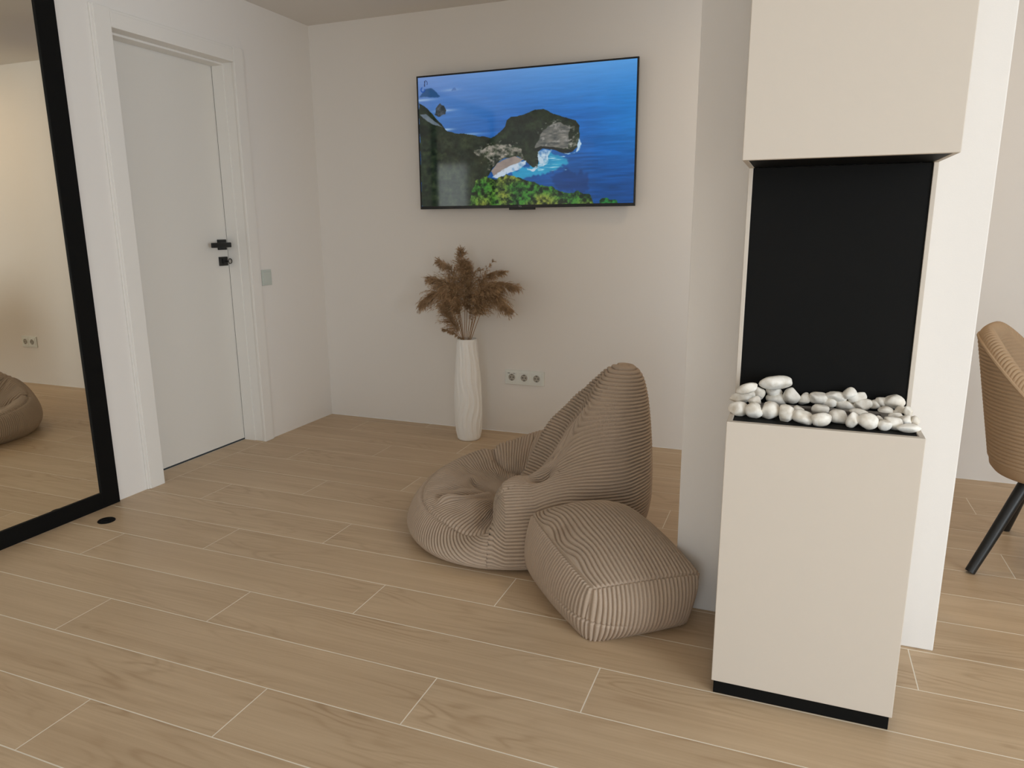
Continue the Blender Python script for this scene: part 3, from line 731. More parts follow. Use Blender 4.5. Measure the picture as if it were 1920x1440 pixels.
for i, (x, y, z, W, D, Hh, rot, shape, lab) in enumerate(PEB):
    big = abs(math.sin(math.radians(rot))) > 0.6
    o = mesh_obj('pebble', pebble_mesh(W, D, Hh, shape, i+3), M_PEB, None, True)
    o.location = (x, y, z)
    o.rotation_euler = (0.0, math.radians(rot if abs(rot) < 45 else rot-90), random.Random(i).uniform(-0.1, 0.5))
    tag(o, lab, 'pebble', 'white pebbles on the fireplace tray')

# ------------------------------------------------------------------ vase
def make_vase():
    n, m = 160, 90
    prof = [(0.0, 0.060), (0.008, 0.0665), (0.05, 0.072), (0.14, 0.0785), (0.24, 0.0790), (0.34, 0.0735), (0.44, 0.0655), (0.52, 0.0590), (0.578, 0.0560), (0.584, 0.0540)]
    zs = np.linspace(0, 0.584, m); rs = np.interp(zs, [q[0] for q in prof], [q[1] for q in prof])
    k = np.array([1, 2, 3, 2, 1])/9.0
    rs[4:-4] = np.convolve(rs, k, 'same')[4:-4]
    th = np.linspace(0, 2*np.pi, n, endpoint=False)
    TH, Z = np.meshgrid(th, zs); Rr = np.repeat(rs[:, None], n, 1)
    warp = 0.55*np.sin(Z*13 + 1.0) + 0.35*np.sin(Z*27 + 2*np.sin(TH)) + 0.25*np.sin(2*TH + Z*9)
    rid = np.sin(13*(TH + 0.30*warp)) + 0.45*np.sin(29*(TH + 0.22*warp) + 3*Z)
    env = np.clip((Z-0.01)/0.04, 0, 1)*np.clip((0.575-Z)/0.02, 0, 1)
    Rr = Rr + 0.0021*rid*env
    outer = np.stack([Rr*np.cos(TH), Rr*np.sin(TH), Z], -1).reshape(-1, 3)
    zi = np.array([0.582, 0.56, 0.40, 0.2]); ri = np.array([0.050, 0.047, 0.05, 0.05])
    inner = np.stack([ri[:, None]*np.cos(th), ri[:, None]*np.sin(th), np.repeat(zi[:, None], n, 1)], -1).reshape(-1, 3)
    V = np.concatenate([outer, inner, [[0, 0, 0], [0, 0, 0.2]]])
    F = []
    R_ = m + len(zi)
    for a in range(R_-1):
        for i in range(n):
            j = (i+1) % n
            F.append((a*n+i, a*n+j, (a+1)*n+j, (a+1)*n+i))
    c0, c1 = R_*n, R_*n+1
    for i in range(0, n, 2):
        F.append((c0, (i+2) % n, i+1, i)); F.append((c1, (R_-1)*n+i, (R_-1)*n+i+1, (R_-1)*n+(i+2) % n))
    return np_mesh('vase', V, F)
vs = mesh_obj('vase', make_vase(), M_CERAMIC, None, True); vs.location = (-1.686, 3.62, 0)
tag(vs, 'tall white ceramic floor vase with wavy vertical ridges', 'vase')

# ------------------------------------------------------------------ pampas grass
PAM = [
    ([(-1.7019, 3.62, 0.5695), (-1.6929, 3.6133, 0.7663), (-1.7069, 3.6067, 0.9175), (-1.7053, 3.6, 1.0741)], 0.025, 'tallest upright pampas plume in the white vase'),
    ([(-1.6941, 3.62, 0.5698), (-1.6862, 3.63, 0.7607), (-1.6916, 3.64, 0.8869), (-1.7055, 3.65, 1.0141)], 0.0209, 'upright pampas plume just right of the tallest one'),
    ([(-1.6858, 3.62, 0.5703), (-1.6647, 3.6267, 0.7411), (-1.656, 3.6333, 0.8719), (-1.6789, 3.64, 0.9919)], 0.0209, 'narrow upright plume with pointed tip, right of the centre pair'),
    ([(-1.7065, 3.62, 0.5692), (-1.7485, 3.6367, 0.7703), (-1.7885, 3.6533, 0.9497), (-1.8785, 3.67, 1.0072)], 0.0233, 'plume curling over at the top left of the bouquet'),
    ([(-1.7088, 3.62, 0.5691), (-1.7479, 3.62, 0.7514), (-1.8015, 3.62, 0.886), (-1.9119, 3.62, 0.9125)], 0.0322, 'broad bushy plume spreading to the left side'),
    ([(-1.7111, 3.62, 0.569), (-1.761, 3.6033, 0.732), (-1.846, 3.5867, 0.8383), (-1.9421, 3.57, 0.7709)], 0.0338, 'plume drooping lowest on the left side'),
    ([(-1.7019, 3.62, 0.5695), (-1.7119, 3.5867, 0.7356), (-1.7464, 3.5533, 0.8721), (-1.7936, 3.52, 0.8455)], 0.0322, 'full plume nodding forward left of the centre'),
    ([(-1.7143, 3.62, 0.5688), (-1.7373, 3.61, 0.6196), (-1.783, 3.6, 0.7066), (-1.8129, 3.59, 0.773)], 0.025, 'low plume leaning left just above the vase rim'),
    ([(-1.718, 3.62, 0.5686), (-1.731, 3.61, 0.5947), (-1.7716, 3.6, 0.6215), (-1.8195, 3.59, 0.6332)], 0.0056, 'thin wisp sticking out low on the left'),
    ([(-1.6721, 3.62, 0.571), (-1.6161, 3.6133, 0.7361), (-1.553, 3.6067, 0.8845), (-1.3822, 3.6, 0.8811)], 0.0314, 'broad plume arching far out to the right'),
    ([(-1.6653, 3.62, 0.5713), (-1.5833, 3.6, 0.7429), (-1.5033, 3.58, 0.8321), (-1.41, 3.56, 0.7615)], 0.0338, 'plume drooping lowest on the right side'),
    ([(-1.6744, 3.62, 0.5709), (-1.6277, 3.64, 0.7492), (-1.5887, 3.66, 0.9202), (-1.4819, 3.68, 0.953)], 0.0177, 'loose feathery plume rising behind on the right'),
    ([(-1.6698, 3.62, 0.5711), (-1.615, 3.6333, 0.7914), (-1.5825, 3.6467, 0.9454), (-1.5387, 3.66, 1.0114)], 0.0097, 'sparse spiky stem rising highest on the right'),
    ([(-1.679, 3.62, 0.5706), (-1.6534, 3.6467, 0.7393), (-1.6205, 3.6733, 0.9634), (-1.6779, 3.7, 0.9445)], 0.0121, 'thin stem curling back towards the centre on the right'),
    ([(-1.6813, 3.62, 0.5705), (-1.6175, 3.5867, 0.7391), (-1.5567, 3.5533, 0.8489), (-1.4647, 3.52, 0.8855)], 0.029, 'full plume nodding forward right of the centre'),
]
def bez(P, t):
    P = [np.array(q) for q in P]
    u = 1-t
    return u**3*P[0] + 3*u*u*t*P[1] + 3*u*t*t*P[2] + t**3*P[3]
def pampas(i, pts, rad, lab):
    rng = np.random.default_rng(40+i)
    # a smooth curve passing through the four points
    Q = np.array(pts); seg = np.concatenate([[0], np.cumsum(np.linalg.norm(np.diff(Q, axis=0), axis=1))])
    ext = np.vstack([2*Q[0]-Q[1], Q, 2*Q[-1]-Q[-2]])
    cur = []
    for s in range(3):
        p0, p1, p2, p3 = ext[s], ext[s+1], ext[s+2], ext[s+3]
        for t in np.linspace(0, 1, 14, endpoint=False):
            cur.append(0.5*((2*p1)+(-p0+p2)*t+(2*p0-5*p1+4*p2-p3)*t*t+(-p0+3*p1-3*p2+p3)*t**3))
    cur.append(Q[-1]); cur = np.array(cur)
    root = Q[0].copy(); inside = np.array([-1.686 + 0.6*(root[0]+1.686), 3.62 + 0.6*(root[1]-3.62), 0.30])
    L = np.concatenate([[0], np.cumsum(np.linalg.norm(np.diff(cur, axis=0), axis=1))]); L /= L[-1]
    e = tag(empty('pampas_stem', tuple(inside)), lab, 'dried grass', 'dried pampas stems in the vase')
    bb = B(); line = [inside, (inside+root)/2] + [c for c in cur[::2]]
    nn = len(line)
    bb.tube([Vector(c - inside) for c in line], [0.0019*(1-0.75*max(0, (k-4)/(nn-4))) for k in range(nn)], n=6)
    bb.obj('stalk', M_STALK, e, True)
    # plume
    V, F = [], []
    def strip(pp, w, side):
        base = len(V)
        for k, q in enumerate(pp):
            ww = w*(1-0.85*k/(len(pp)-1))
            V.append(q - side*ww); V.append(q + side*ww)
        for k in range(len(pp)-1):
            a = base+2*k
            F.append((a, a+1, a+3, a+2))
    rad = rad*1.30
    s0 = L[12] if rad > 0.016 else L[8]
    nb = int(150 + 5600*rad) if rad > 0.016 else 60
    g = np.array([0, 0, -1.0])
    tipdir = cur[-1]-cur[-8]; tipdir /= np.linalg.norm(tipdir)
    for k in range(nb):
        s = s0 + (1-s0)*(rng.random()**0.85)
        c = np.array([np.interp(s, L, cur[:, a]) for a in range(3)])
        c2 = np.array([np.interp(min(1, s+0.03), L, cur[:, a]) for a in range(3)]); tan = c2-c
        if np.linalg.norm(tan) < 1e-6: tan = tipdir.copy()
        tan /= np.linalg.norm(tan)
        rnd = rng.normal(size=3); out = rnd - tan*rnd.dot(tan); out /= np.linalg.norm(out)
        x = (s-s0)/(1-s0)
        env = (min(1, x/0.22)**0.7)*(1-0.65*max(0, (x-0.45)/0.55))
        ln = rad*(1.0+1.5*rng.random()**1.5)*max(0.42, env)*1.25
        d = tan*1.0 + out*(0.55+0.75*rng.random()); d /= np.linalg.norm(d)
        pp = [c]; vel = d.copy(); st = ln/6
        lat = tipdir*0.14 + g*0.34
        for q in range(6):
            vel = vel + lat*(0.30+0.18*rng.random()) + rng.normal(size=3)*0.07; vel /= np.linalg.norm(vel)
            pp.append(pp[-1]+vel*st)
        side = np.cross(vel, rng.normal(size=3)); side /= np.linalg.norm(side)
        strip(pp, 0.0007, side)
        pa = np.array(pp)
        for h in range(26):
            tt = 0.12+0.88*rng.random(); ii = tt*6; a0 = int(min(5, ii)); fr = ii-a0
            o = pa[a0]*(1-fr)+pa[a0+1]*fr; dr = pa[a0+1]-pa[a0]; dr /= np.linalg.norm(dr)
            hd = dr*0.9 + rng.normal(size=3)*0.38 + g*0.18; hd /= np.linalg.norm(hd)
            sd = np.cross(hd, rng.normal(size=3)); sd /= (np.linalg.norm(sd)+1e-9)
            l_ = 0.007+0.008*rng.random()
            strip([o, o+hd*l_*0.55, o+hd*l_ + g*0.001], 0.00075, sd)
    V = np.array(V) - inside
    mesh_obj('plume', np_mesh('plume', V, F), M_PLUME, e, True)
for i, (pts, rad, lab) in enumerate(PAM): pampas(i, pts, rad, lab)

# ------------------------------------------------------------------ corduroy surfaces
def rib(ph, pitch):
    f_ = np.mod(ph/pitch, 1.0)
    return np.sqrt(np.maximum(0.0, 1.0 - ((2*f_-1)/0.86)**2))           # broad rounded wale, narrow groove

def grid_normals(P, wrap):
    if wrap:
        du = np.roll(P, -1, 1) - np.roll(P, 1, 1)
    else:
        du = np.gradient(P, axis=1)
    dv = np.gradient(P, axis=0)
    n = np.cross(du, dv); l = np.linalg.norm(n, axis=-1, keepdims=True)
    return n/np.maximum(l, 1e-9)

def grid_faces(nr, nc, wrap):
    a = np.arange(nr-1)[:, None]*nc; i = np.arange(nc if wrap else nc-1)[None]
    j = (i+1) % nc
    return np.stack([a+i, a+j, a+nc+j, a+nc+i], -1).reshape(-1, 4)

def split_mesh(P, faces, region, names, mat, parent, origin, smooth=True):
    flat = P.reshape(-1, 3) - np.array(origin)
    out = {}
    for rid, nm in names.items():
        fs = faces[region == rid]
        if len(fs) == 0: continue
        used, inv = np.unique(fs, return_inverse=True)
        out[nm] = mesh_obj(nm, np_mesh(nm, flat[used], inv.reshape(-1, 4)), mat, parent, smooth)
    return out

def seg_dist(P, A, Bp):
    A = np.array(A, float); Bp = np.array(Bp, float); d = Bp-A
    t = np.clip(((P-A)@d)/(d@d), 0, 1)
    return np.linalg.norm(P-(A+t[..., None]*d), axis=-1)
def poly_dist(P, pts):
    D = None
    for a, c in zip(pts[:-1], pts[1:]):
        s = seg_dist(P, a, c); D = s if D is None else np.minimum(D, s)
    return D

# bean bag -----------------------------------------------------------
BO = np.array([-1.02, 2.58, 0.0])
KEYS = {
   0:   [(.10,.205),(.225,.385),(.335,.575),(.418,.675),(.518,.653),(.558,.43),(.560,.15),(.50,0)],
   16:  [(.10,.205),(.200,.370),(.300,.545),(.385,.650),(.475,.620),(.532,.40),(.548,.14),(.49,0)],
   33:  [(.08,.200),(.160,.325),(.245,.465),(.340,.568),(.430,.525),(.495,.35),(.515,.13),(.46,0)],
   55:  [(.06,.185),(.115,.280),(.185,.375),(.280,.446),(.370,.410),(.445,.28),(.475,.11),(.43,0)],
   75:  [(.08,.160),(.145,.222),(.225,.300),(.318,.335),(.390,.305),(.450,.20),(.462,.08),(.41,0)],
   90:  [(.13,.135),(.21,.172),(.285,.250),(.340,.292),(.405,.262),(.455,.16),(.460,.07),(.41,0)],
   110: [(.13,.130),(.22,.155),(.295,.215),(.345,.245),(.395,.215),(.430,.13),(.428,.06),(.385,0)],
   140: [(.14,.130),(.24,.150),(.305,.185),(.345,.200),(.388,.175),(.410,.11),(.408,.06),(.37,0)],
   180: [(.14,.140),(.22,.150),(.28,.165),(.325,.168),(.370,.145),(.392,.09),(.388,.05),(.35,0)],
   215: [(.14,.135),(.22,.140),(.28,.150),(.330,.147),(.38,.127),(.412,.08),(.412,.045),(.365,0)],
   250: [(.14,.130),(.22,.132),(.29,.135),(.345,.130),(.395,.112),(.438,.075),(.445,.04),(.405,0)],
   276: [(.13,.125),(.21,.120),(.29,.118),(.350,.114),(.402,.106),(.446,.085),(.460,.045),(.42,0)],
   289: [(.10,.155),(.155,.205),(.21,.238),(.27,.240),(.36,.190),(.434,.105),(.461,.047),(.42,0)],
   315: [(.10,.180),(.15,.230),(.20,.268),(.27,.282),(.38,.245),(.462,.150),(.475,.06),(.44,0)],
   336: [(.10,.190),(.185,.285),(.28,.360),(.365,.400),(.470,.350),(.525,.23),(.535,.10),(.48,0)],
   349: [(.10,.200),(.215,.355),(.315,.510),(.395,.590),(.490,.560),(.542,.37),(.553,.14),(.49,0)],
}
SEAM = 281.0
def bag_grid(th, NR):
    ang = np.array(sorted(KEYS)); tab = np.array([[(0.0, 0.135)] + KEYS[a] for a in ang])   # K x 9 x 2
    A = np.concatenate([ang-360, ang, ang+360, ang+720]); TB = np.concatenate([tab]*4)
    idx = np.searchsorted(A, th, side='right')-1
    fr = (th-A[idx])/(A[idx+1]-A[idx])
    def tangent(i): return (TB[i+1]-TB[i-1])/(A[i+1]-A[i-1])[:, None, None]
    h = (A[idx+1]-A[idx])[:, None, None]; t = fr[:, None, None]
    m0, m1 = tangent(idx)*h, tangent(idx+1)*h
    prof = (2*t**3-3*t**2+1)*TB[idx] + (t**3-2*t**2+t)*m0 + (-2*t**3+3*t**2)*TB[idx+1] + (t**3-t**2)*m1   # NC x 9 x 2
    k0 = np.linspace(0, 8, 161)
    sl = np.linalg.norm(np.diff(prof, axis=1), axis=-1); sl = sl.max(0)*0.6 + sl.mean(0)*0.4
    cum = np.interp(k0, np.arange(9), np.concatenate([[0], np.cumsum(sl)]))
    kk = np.interp(np.linspace(0, cum[-1], NR), cum, k0); ki = np.clip(kk.astype(int), 0, 7); kf = (kk-ki)[None, :, None]
    pe = np.concatenate([2*prof[:, :1]-prof[:, 1:2], prof, 2*prof[:, -1:]-prof[:, -2:-1]], 1)
    p0, p1, p2, p3 = pe[:, ki], pe[:, ki+1], pe[:, ki+2], pe[:, ki+3]
    C = 0.5*((2*p1)+(p2-p0)*kf+(2*p0-5*p1+4*p2-p3)*kf**2+(3*p1-p0-3*p2+p3)*kf**3)
    C = np.transpose(C, (1, 0, 2))                                                      # NR x NC
    thr = np.radians(th)[None, :]
    P = np.stack([BO[0]+C[..., 0]*np.cos(thr), BO[1]+C[..., 0]*np.sin(thr), np.maximum(C[..., 1], 0)], -1)
    # sagging, folds and creases of the soft cover
    nrm = grid_normals(P, False)
    row = int(np.searchsorted(kk, 5.6))
    if nrm[row, 3, :2] @ (P[row, 3, :2]-BO[:2]) < 0: nrm = -nrm
    nrm[:2] = np.array([0, 0, 1.0])
    def groove(pts, depth, width):
        nonlocal P
        dd = poly_dist(P, pts)
        P = P - nrm*(depth*np.exp(-(dd/width)**2))[..., None]
    groove([(-0.945, 2.225, .10), (-0.955, 2.30, .13), (-0.975, 2.38, .15), (-0.985, 2.47, .145)], .050, .022)   # arm against seat
    groove([(-0.84, 2.40, .285), (-0.77, 2.42, .285), (-0.70, 2.44, .29)], .045, .032)                           # dent in the arm
    groove([(-1.21, 2.36, .15), (-1.15, 2.43, .15), (-1.09, 2.51, .15)], -.022, .022)                            # seat pad ridge
    groove([(-1.235, 2.40, .15), (-1.19, 2.46, .15), (-1.13, 2.53, .145)], .026, .020)
    groove([(-1.19, 2.60, .15), (-1.11, 2.56, .14), (-1.03, 2.55, .135)], .026, .022)
    groove([(-1.22, 2.60, .165), (-1.20, 2.68, .165), (-1.15, 2.74, .165), (-1.07, 2.74, .155), (-0.99, 2.69, .15)], -.020, .024)
    groove([(-1.24, 2.90, .22), (-1.19, 2.82, .19), (-1.13, 2.78, .165), (-1.05, 2.77, .15), (-0.97, 2.72, .15)], .028, .022)
    groove([(-1.28, 2.70, .19), (-1.24, 2.66, .17), (-1.18, 2.64, .16)], .012, .020)
    groove([(-1.03, 2.905, .27), (-1.028, 2.86, .20), (-1.02, 2.78, .15)], .018, .012)
    groove([(-1.30, 2.43, .13), (-1.24, 2.50, .15), (-1.17, 2.57, .14)], .010, .020)
    bl = lambda c, hgt, w: (hgt*np.exp(-(np.linalg.norm(P-np.array(c), axis=-1)/w)**2))[..., None]
    P = P + nrm*bl((-1.08, 2.40, .14), .018, .06) + nrm*bl((-0.93, 2.33, .21), .022, .08) + nrm*bl((-0.62, 2.42, .25), .02, .10)
    rad = np.linalg.norm(P[..., :2]-BO[:2], axis=-1)
    wr = np.sin(P[..., 0]*31+2.0*np.sin(P[..., 1]*17))*np.sin(P[..., 1]*27+1.7*np.sin(P[..., 0]*21))
    P = P + nrm*(0.005*wr*np.clip(rad/0.06, 0, 1)*np.clip((0.40-rad)/0.12, 0, 1)*(kk[:, None] < 4.2))[..., None]
    # the pouf leans against the near side and presses it in
    a_, b_ = np.array([-0.785, 2.215]), np.array([-0.500, 2.405]); dd = (b_-a_)/np.linalg.norm(b_-a_); nn = np.array([-dd[1], dd[0]])
    q = P[..., :2]-a_; along = q@dd; dist = q@nn - 0.012
    w_ = np.clip((along-0.02)/0.14, 0, 1)*np.clip((0.46-along)/0.08, 0, 1)*np.clip((0.34-P[..., 2])/0.08, 0, 1)
    soft = 0.012*np.log1p(np.exp(np.clip(-dist/0.012, -40, 40)))
    P[..., :2] += (soft*w_)[..., None]*nn
    P[0] = (BO[0], BO[1], 0.132)
    P[..., 2] = np.maximum(P[..., 2], 0.0)
    seg = np.linalg.norm(np.diff(P, axis=0), axis=-1)
    arc = np.concatenate([np.zeros((1, len(th))), np.cumsum(seg, 0)], 0)
    return P, kk, arc

pitch = 0.0125
ori = (BO[0]+0.07, BO[1], 0)
bag = tag(empty('bean_bag', ori), 'large beige corduroy bean bag chair with a pointed back and sagging seat', 'bean bag')
def finish_bag(th, P, kk, arc, ph, amp, seams, region, names):
    NR, NC = P.shape[:2]
    nrm = grid_normals(P, False); row = int(np.searchsorted(kk, 5.6))
    if nrm[row, 3, :2] @ (P[row, 3, :2]-BO[:2]) < 0: nrm = -nrm
    nrm[:2] = np.array([0, 0, 1.0])
    Q = P + nrm*(amp*rib(ph, pitch))[..., None] - nrm*(0.006*seams)[..., None]
    Q[0] = P[0]
    Q[..., 2] = np.maximum(Q[..., 2], 0.0005)
    split_mesh(Q, grid_faces(NR, NC, False), region[:-1, :-1].reshape(-1), names, M_CORD, bag, ori)
    return Q[-1]
AMP = 0.0082
# back and near side: wales run round the bag
th = np.linspace(SEAM, 446, 680)
P, kk, arc = bag_grid(th, 860)
TH = th[None, :]; KK = kk[:, None]; up = arc[-1:]-arc
rr_ = np.linalg.norm(P[..., :2]-BO[:2], axis=-1)
a_w = np.clip((TH-283)/6, 0, 1)*np.clip((348-TH)/22, 0, 1)
right_ph = P[..., 2]*(1-a_w) + up*a_w
back_in = P[..., 2]*0.93 + 0.22*(P[..., 1]-2.6) + 0.18*(P[..., 0]+0.8)
region = np.where((TH < 364)*np.ones_like(KK) > 0, 0, 1)
ph = np.where(region == 0, right_ph, np.where(KK < 4.2, back_in, P[..., 2]))
amp = AMP*np.clip(rr_/0.10, 0, 1)*np.clip(up/0.03, 0, 1)
line = lambda t0: np.exp(-((np.radians(TH-t0)*np.maximum(rr_, 0.03))/0.007)**2)*np.clip(rr_/0.08, 0, 1)
seams = np.maximum(line(364), np.maximum(line(446), line(SEAM)*np.clip((4.9-KK)/0.4, 0, 1)))
corner_up = float(up[int(np.searchsorted(kk, 4.55)), 0])
rim1 = finish_bag(th, P, kk, arc, ph, amp, seams, region, {0: 'side_panel', 1: 'back_panel'})
# seat and front: wales run across the rim
th = np.linspace(86, SEAM, 1060)
P, kk, arc = bag_grid(th, 330)
TH = th[None, :]; KK = kk[:, None]; up = arc[-1:]-arc
rr_ = np.linalg.norm(P[..., :2]-BO[:2], axis=-1)
rimrow = int(np.searchsorted(kk, 4.55))
da = np.radians(SEAM-TH)*0.42; db = corner_up - up
front_ph = np.sqrt(da**2 + np.maximum(db + 0.02, 0.002)**2)
seat_ph = np.radians(TH)*0.30
region = np.where((KK < 4.55)*np.ones_like(TH) > 0, 2, 3)
ph = np.where(region == 2, seat_ph, front_ph)
amp = AMP*np.clip(up/0.03, 0, 1)*np.where(region == 2, np.clip((rr_-0.04)/0.16, 0.0, 1), 1)
seams = np.maximum(np.maximum(line(86), line(SEAM)*np.clip((4.9-KK)/0.4, 0, 1)), np.exp(-((arc-arc[rimrow:rimrow+1])/0.007)**2))
rim2 = finish_bag(th, P, kk, arc, ph, amp, seams, region, {2: 'seat_panel', 3: 'front_panel'})
bm = bmesh.new(); vv = [bm.verts.new(Vector(q-np.array(ori))) for q in np.concatenate([rim1[:-1:6], rim2[:-1:12]])]
bm.faces.new(vv); me = bpy.data.meshes.new('base_panel'); bm.to_mesh(me); bm.free(); mesh_obj('base_panel', me, M_CORD, bag)

# pouf ---------------------------------------------------------------
def pouf():
    top = {'N': (-.478, 1.850, .172), 'L': (-.785, 2.200, .218), 'R': (-.203, 2.052, .172), 'B': (-.505, 2.375, .225)}
    bot = {'N': (-.487, 1.852), 'L': (-.825, 2.245), 'R': (-.230, 2.062), 'B': (-.500, 2.385)}
    ori = np.array([-.49, 2.12, 0.0]); pit = 0.0130
    root = tag(empty('pouf', tuple(ori)), 'small beige corduroy cube pouf lying in front of the bean bag', 'pouf')
    NS = 300; NU = 4*NS; NV = 110
    order = 'LNRB'
    tc = np.array([top[k] for k in order]); bc = np.array([bot[k] + (0.0,) for k in order])
    bulge_side = np.array([0.050, 0.050, 0.004, 0.012])              # L-N, N-R, R-B, B-L
    u = (np.arange(NU)+0.5)/NS; si = u.astype(int); fr = u-si
    Tp = tc[si]*(1-fr)[:, None] + tc[(si+1) % 4]*fr[:, None]
    Bp = bc[si]*(1-fr)[:, None] + bc[(si+1) % 4]*fr[:, None]
    def nrm2(C):
        d_ = np.roll(C, -1, 0)-C; n_ = np.stack([d_[:, 1], -d_[:, 0]], -1); return n_/np.linalg.norm(n_, axis=1, keepdims=True)
    nt_ = nrm2(tc[:, :2])
    ce = tc[:, :2].mean(0)
    for k in range(4):
        if nt_[k] @ ((tc[k, :2]+tc[(k+1) % 4, :2])/2-ce) < 0: nt_[k] *= -1
    nn = nt_[si]; bl = bulge_side[si]
    v = np.linspace(0, 1, NV)
    prof = 1-np.abs(2*v-1)**2.4
    prof = prof*(1.0+0.25*(0.5-v))
    edge_u = 1-np.abs(2*fr-1)**2.6
    P = Bp[None]*(1-v)[:, None, None] + Tp[None]*v[:, None, None]
    P[..., :2] += nn[None]*(bl[None, :]*(0.30+0.70*edge_u[None, :])*prof[:, None])[..., None]
    # top edge bows outwards and up a little
    P[..., :2] += nn[None]*(0.016*edge_u[None, :]*(v[:, None]**2)*np.array([1, 1, .2, .3])[si][None])[..., None]
    P[..., 2] += (0.012*edge_u[None, :]*v[:, None]**2)
    # corners are rounded, least at the very top where the seams meet
    def smooth(A, k):
        ker = np.hanning(2*k+3)[1:-1]; ker /= ker.sum()
        pad = np.concatenate([A[-k:], A, A[:k]])
        return np.stack([np.convolve(pad[:, c], ker, 'valid') for c in range(A.shape[1])], -1)
    full = []
    for r in range(NV):
        wide = int(6 + 40*(1-v[r]**3)*(0.55+0.45*np.sin(np.pi*min(1, v[r]+.15))))
        full.append(smooth(P[r], wide))
    P = np.array(full)
    P[0, :, 2] = 0.0; P[1, :, 2] = np.minimum(P[1, :, 2], 0.003)
    loop = P[-1].copy()
    nr = grid_normals(P, True)
    if nr[NV//2, NS//2] @ np.array([*nt_[0], 0]) < 0: nr = -nr
    mid = P[NV//2]; arc_ = np.concatenate([[0], np.cumsum(np.linalg.norm(np.diff(P[-1], axis=0), axis=1))])
    # wales start at the near corner so that top and front run into one another
    arcN = arc_[NS]
    ph = (arc_-arcN)[None, :]*np.ones((NV, 1))
    lean = 0.020*(1-v)[:, None]*np.where(si == 0, (fr-0.2), 0.25*(0.5-fr))[None, :]
    ph = ph + lean
    am = 0.0080*np.clip(v/0.03, 0, 1)[:, None]*np.clip((1-v)/0.012, 0.0, 1)[:, None]
    corner = np.minimum(fr, 1-fr)/0.012
    am = am*np.clip(corner, 0.15, 1)[None, :]
    # a horizontal stitched crease low on the near corner
    crease = np.exp(-((v[:, None]-0.40-0.05*np.sin(u*3)[None, :])/0.020)**2)*np.exp(-((u[None, :]-0.98)/0.30)**2)
    Q = P + nr*(am*rib(ph, pit))[..., None] - nr*(0.006*crease)[..., None]
    Q[..., 2] = np.maximum(Q[..., 2], 0.0004)
    F = grid_faces(NV, NU, True)
    reg = np.repeat(si[None], NV-1, 0).reshape(-1)
    flat = Q.reshape(-1, 3)-ori
    for k in range(4):
        fs = F[reg == k]; used, inv = np.unique(fs, return_inverse=True)
        mesh_obj('side_panel', np_mesh('side_panel', flat[used], inv.reshape(-1, 4)), M_CORD, root, True)
    # top panel: Coons patch over the four top edges, domed
    ext = np.concatenate([loop, loop[:1]])
    cN, cR, cB, cL = NS, 2*NS, 3*NS, 0
    e_NR = loop[cN:cR+1]; e_RB = loop[cR:cB+1]; e_BL = np.concatenate([loop[cB:], loop[:1]]); e_LN = loop[cL:cN+1]
    n1, n2 = len(e_NR), len(e_LN)
    lb = np.linalg.norm(e_NR[-1]-e_NR[0])
    U = np.linspace(0, 1, n1)[None, :, None]; W = np.linspace(0, 1, n2)[:, None, None]
    c0 = e_NR[None]; c1 = e_BL[::-1][None]                # v=0: N->R , v=1: L->B
    d0 = e_LN[::-1][:, None]; d1 = e_RB[:, None]          # u=0: N->L , u=1: R->B
    S = (1-W)*c0 + W*c1 + (1-U)*d0 + U*d1 - ((1-U)*(1-W)*c0[:, :1] + U*(1-W)*c0[:, -1:] + (1-U)*W*c1[:, :1] + U*W*c1[:, -1:])
    U_, W_ = U[..., 0]*np.ones((n2, 1)), W[..., 0]*np.ones((1, n1))
    dome = 0.058*(1-np.abs(2*U_-1)**2.2)**0.9*(1-np.abs(2*W_-1)**2.4)**0.9*(0.85+0.35*W_)
    S[..., 2] += dome
    S[..., 2] -= 0.013*np.exp(-((U_-0.12)/0.10)**2-((W_-0.62)/0.09)**2)
    n_ = grid_normals(S, False)
    if n_[n2//2, n1//2, 2] < 0: n_ = -n_
    wob = 0.010*np.exp(-(U_/0.22)**2)*np.sin(W_*15+1.0)*np.clip(W_*3, 0, 1)
    pht = U_*(arc_[2*NS]-arcN) + wob*np.clip(U_/0.05, 0, 1)
    am = 0.0080*np.clip(np.minimum(U_, 1-U_)/0.02, 0.1, 1)*np.clip(np.minimum(W_, 1-W_)/0.012, 0.0, 1)
    S = S + n_*(am*rib(pht, pit))[..., None]
    mesh_obj('top_panel', np_mesh('top_panel', (S-ori).reshape(-1, 3), grid_faces(n2, n1, False)), M_CORD, root, True)
    bm = bmesh.new(); vv = [bm.verts.new(Vector(q-ori)+Vector((0, 0, 0.0006))) for q in P[0][::8]]; bm.faces.new(vv)
    me = bpy.data.meshes.new('base_panel'); bm.to_mesh(me); bm.free(); mesh_obj('base_panel', me, M_CORD, root)
pouf()

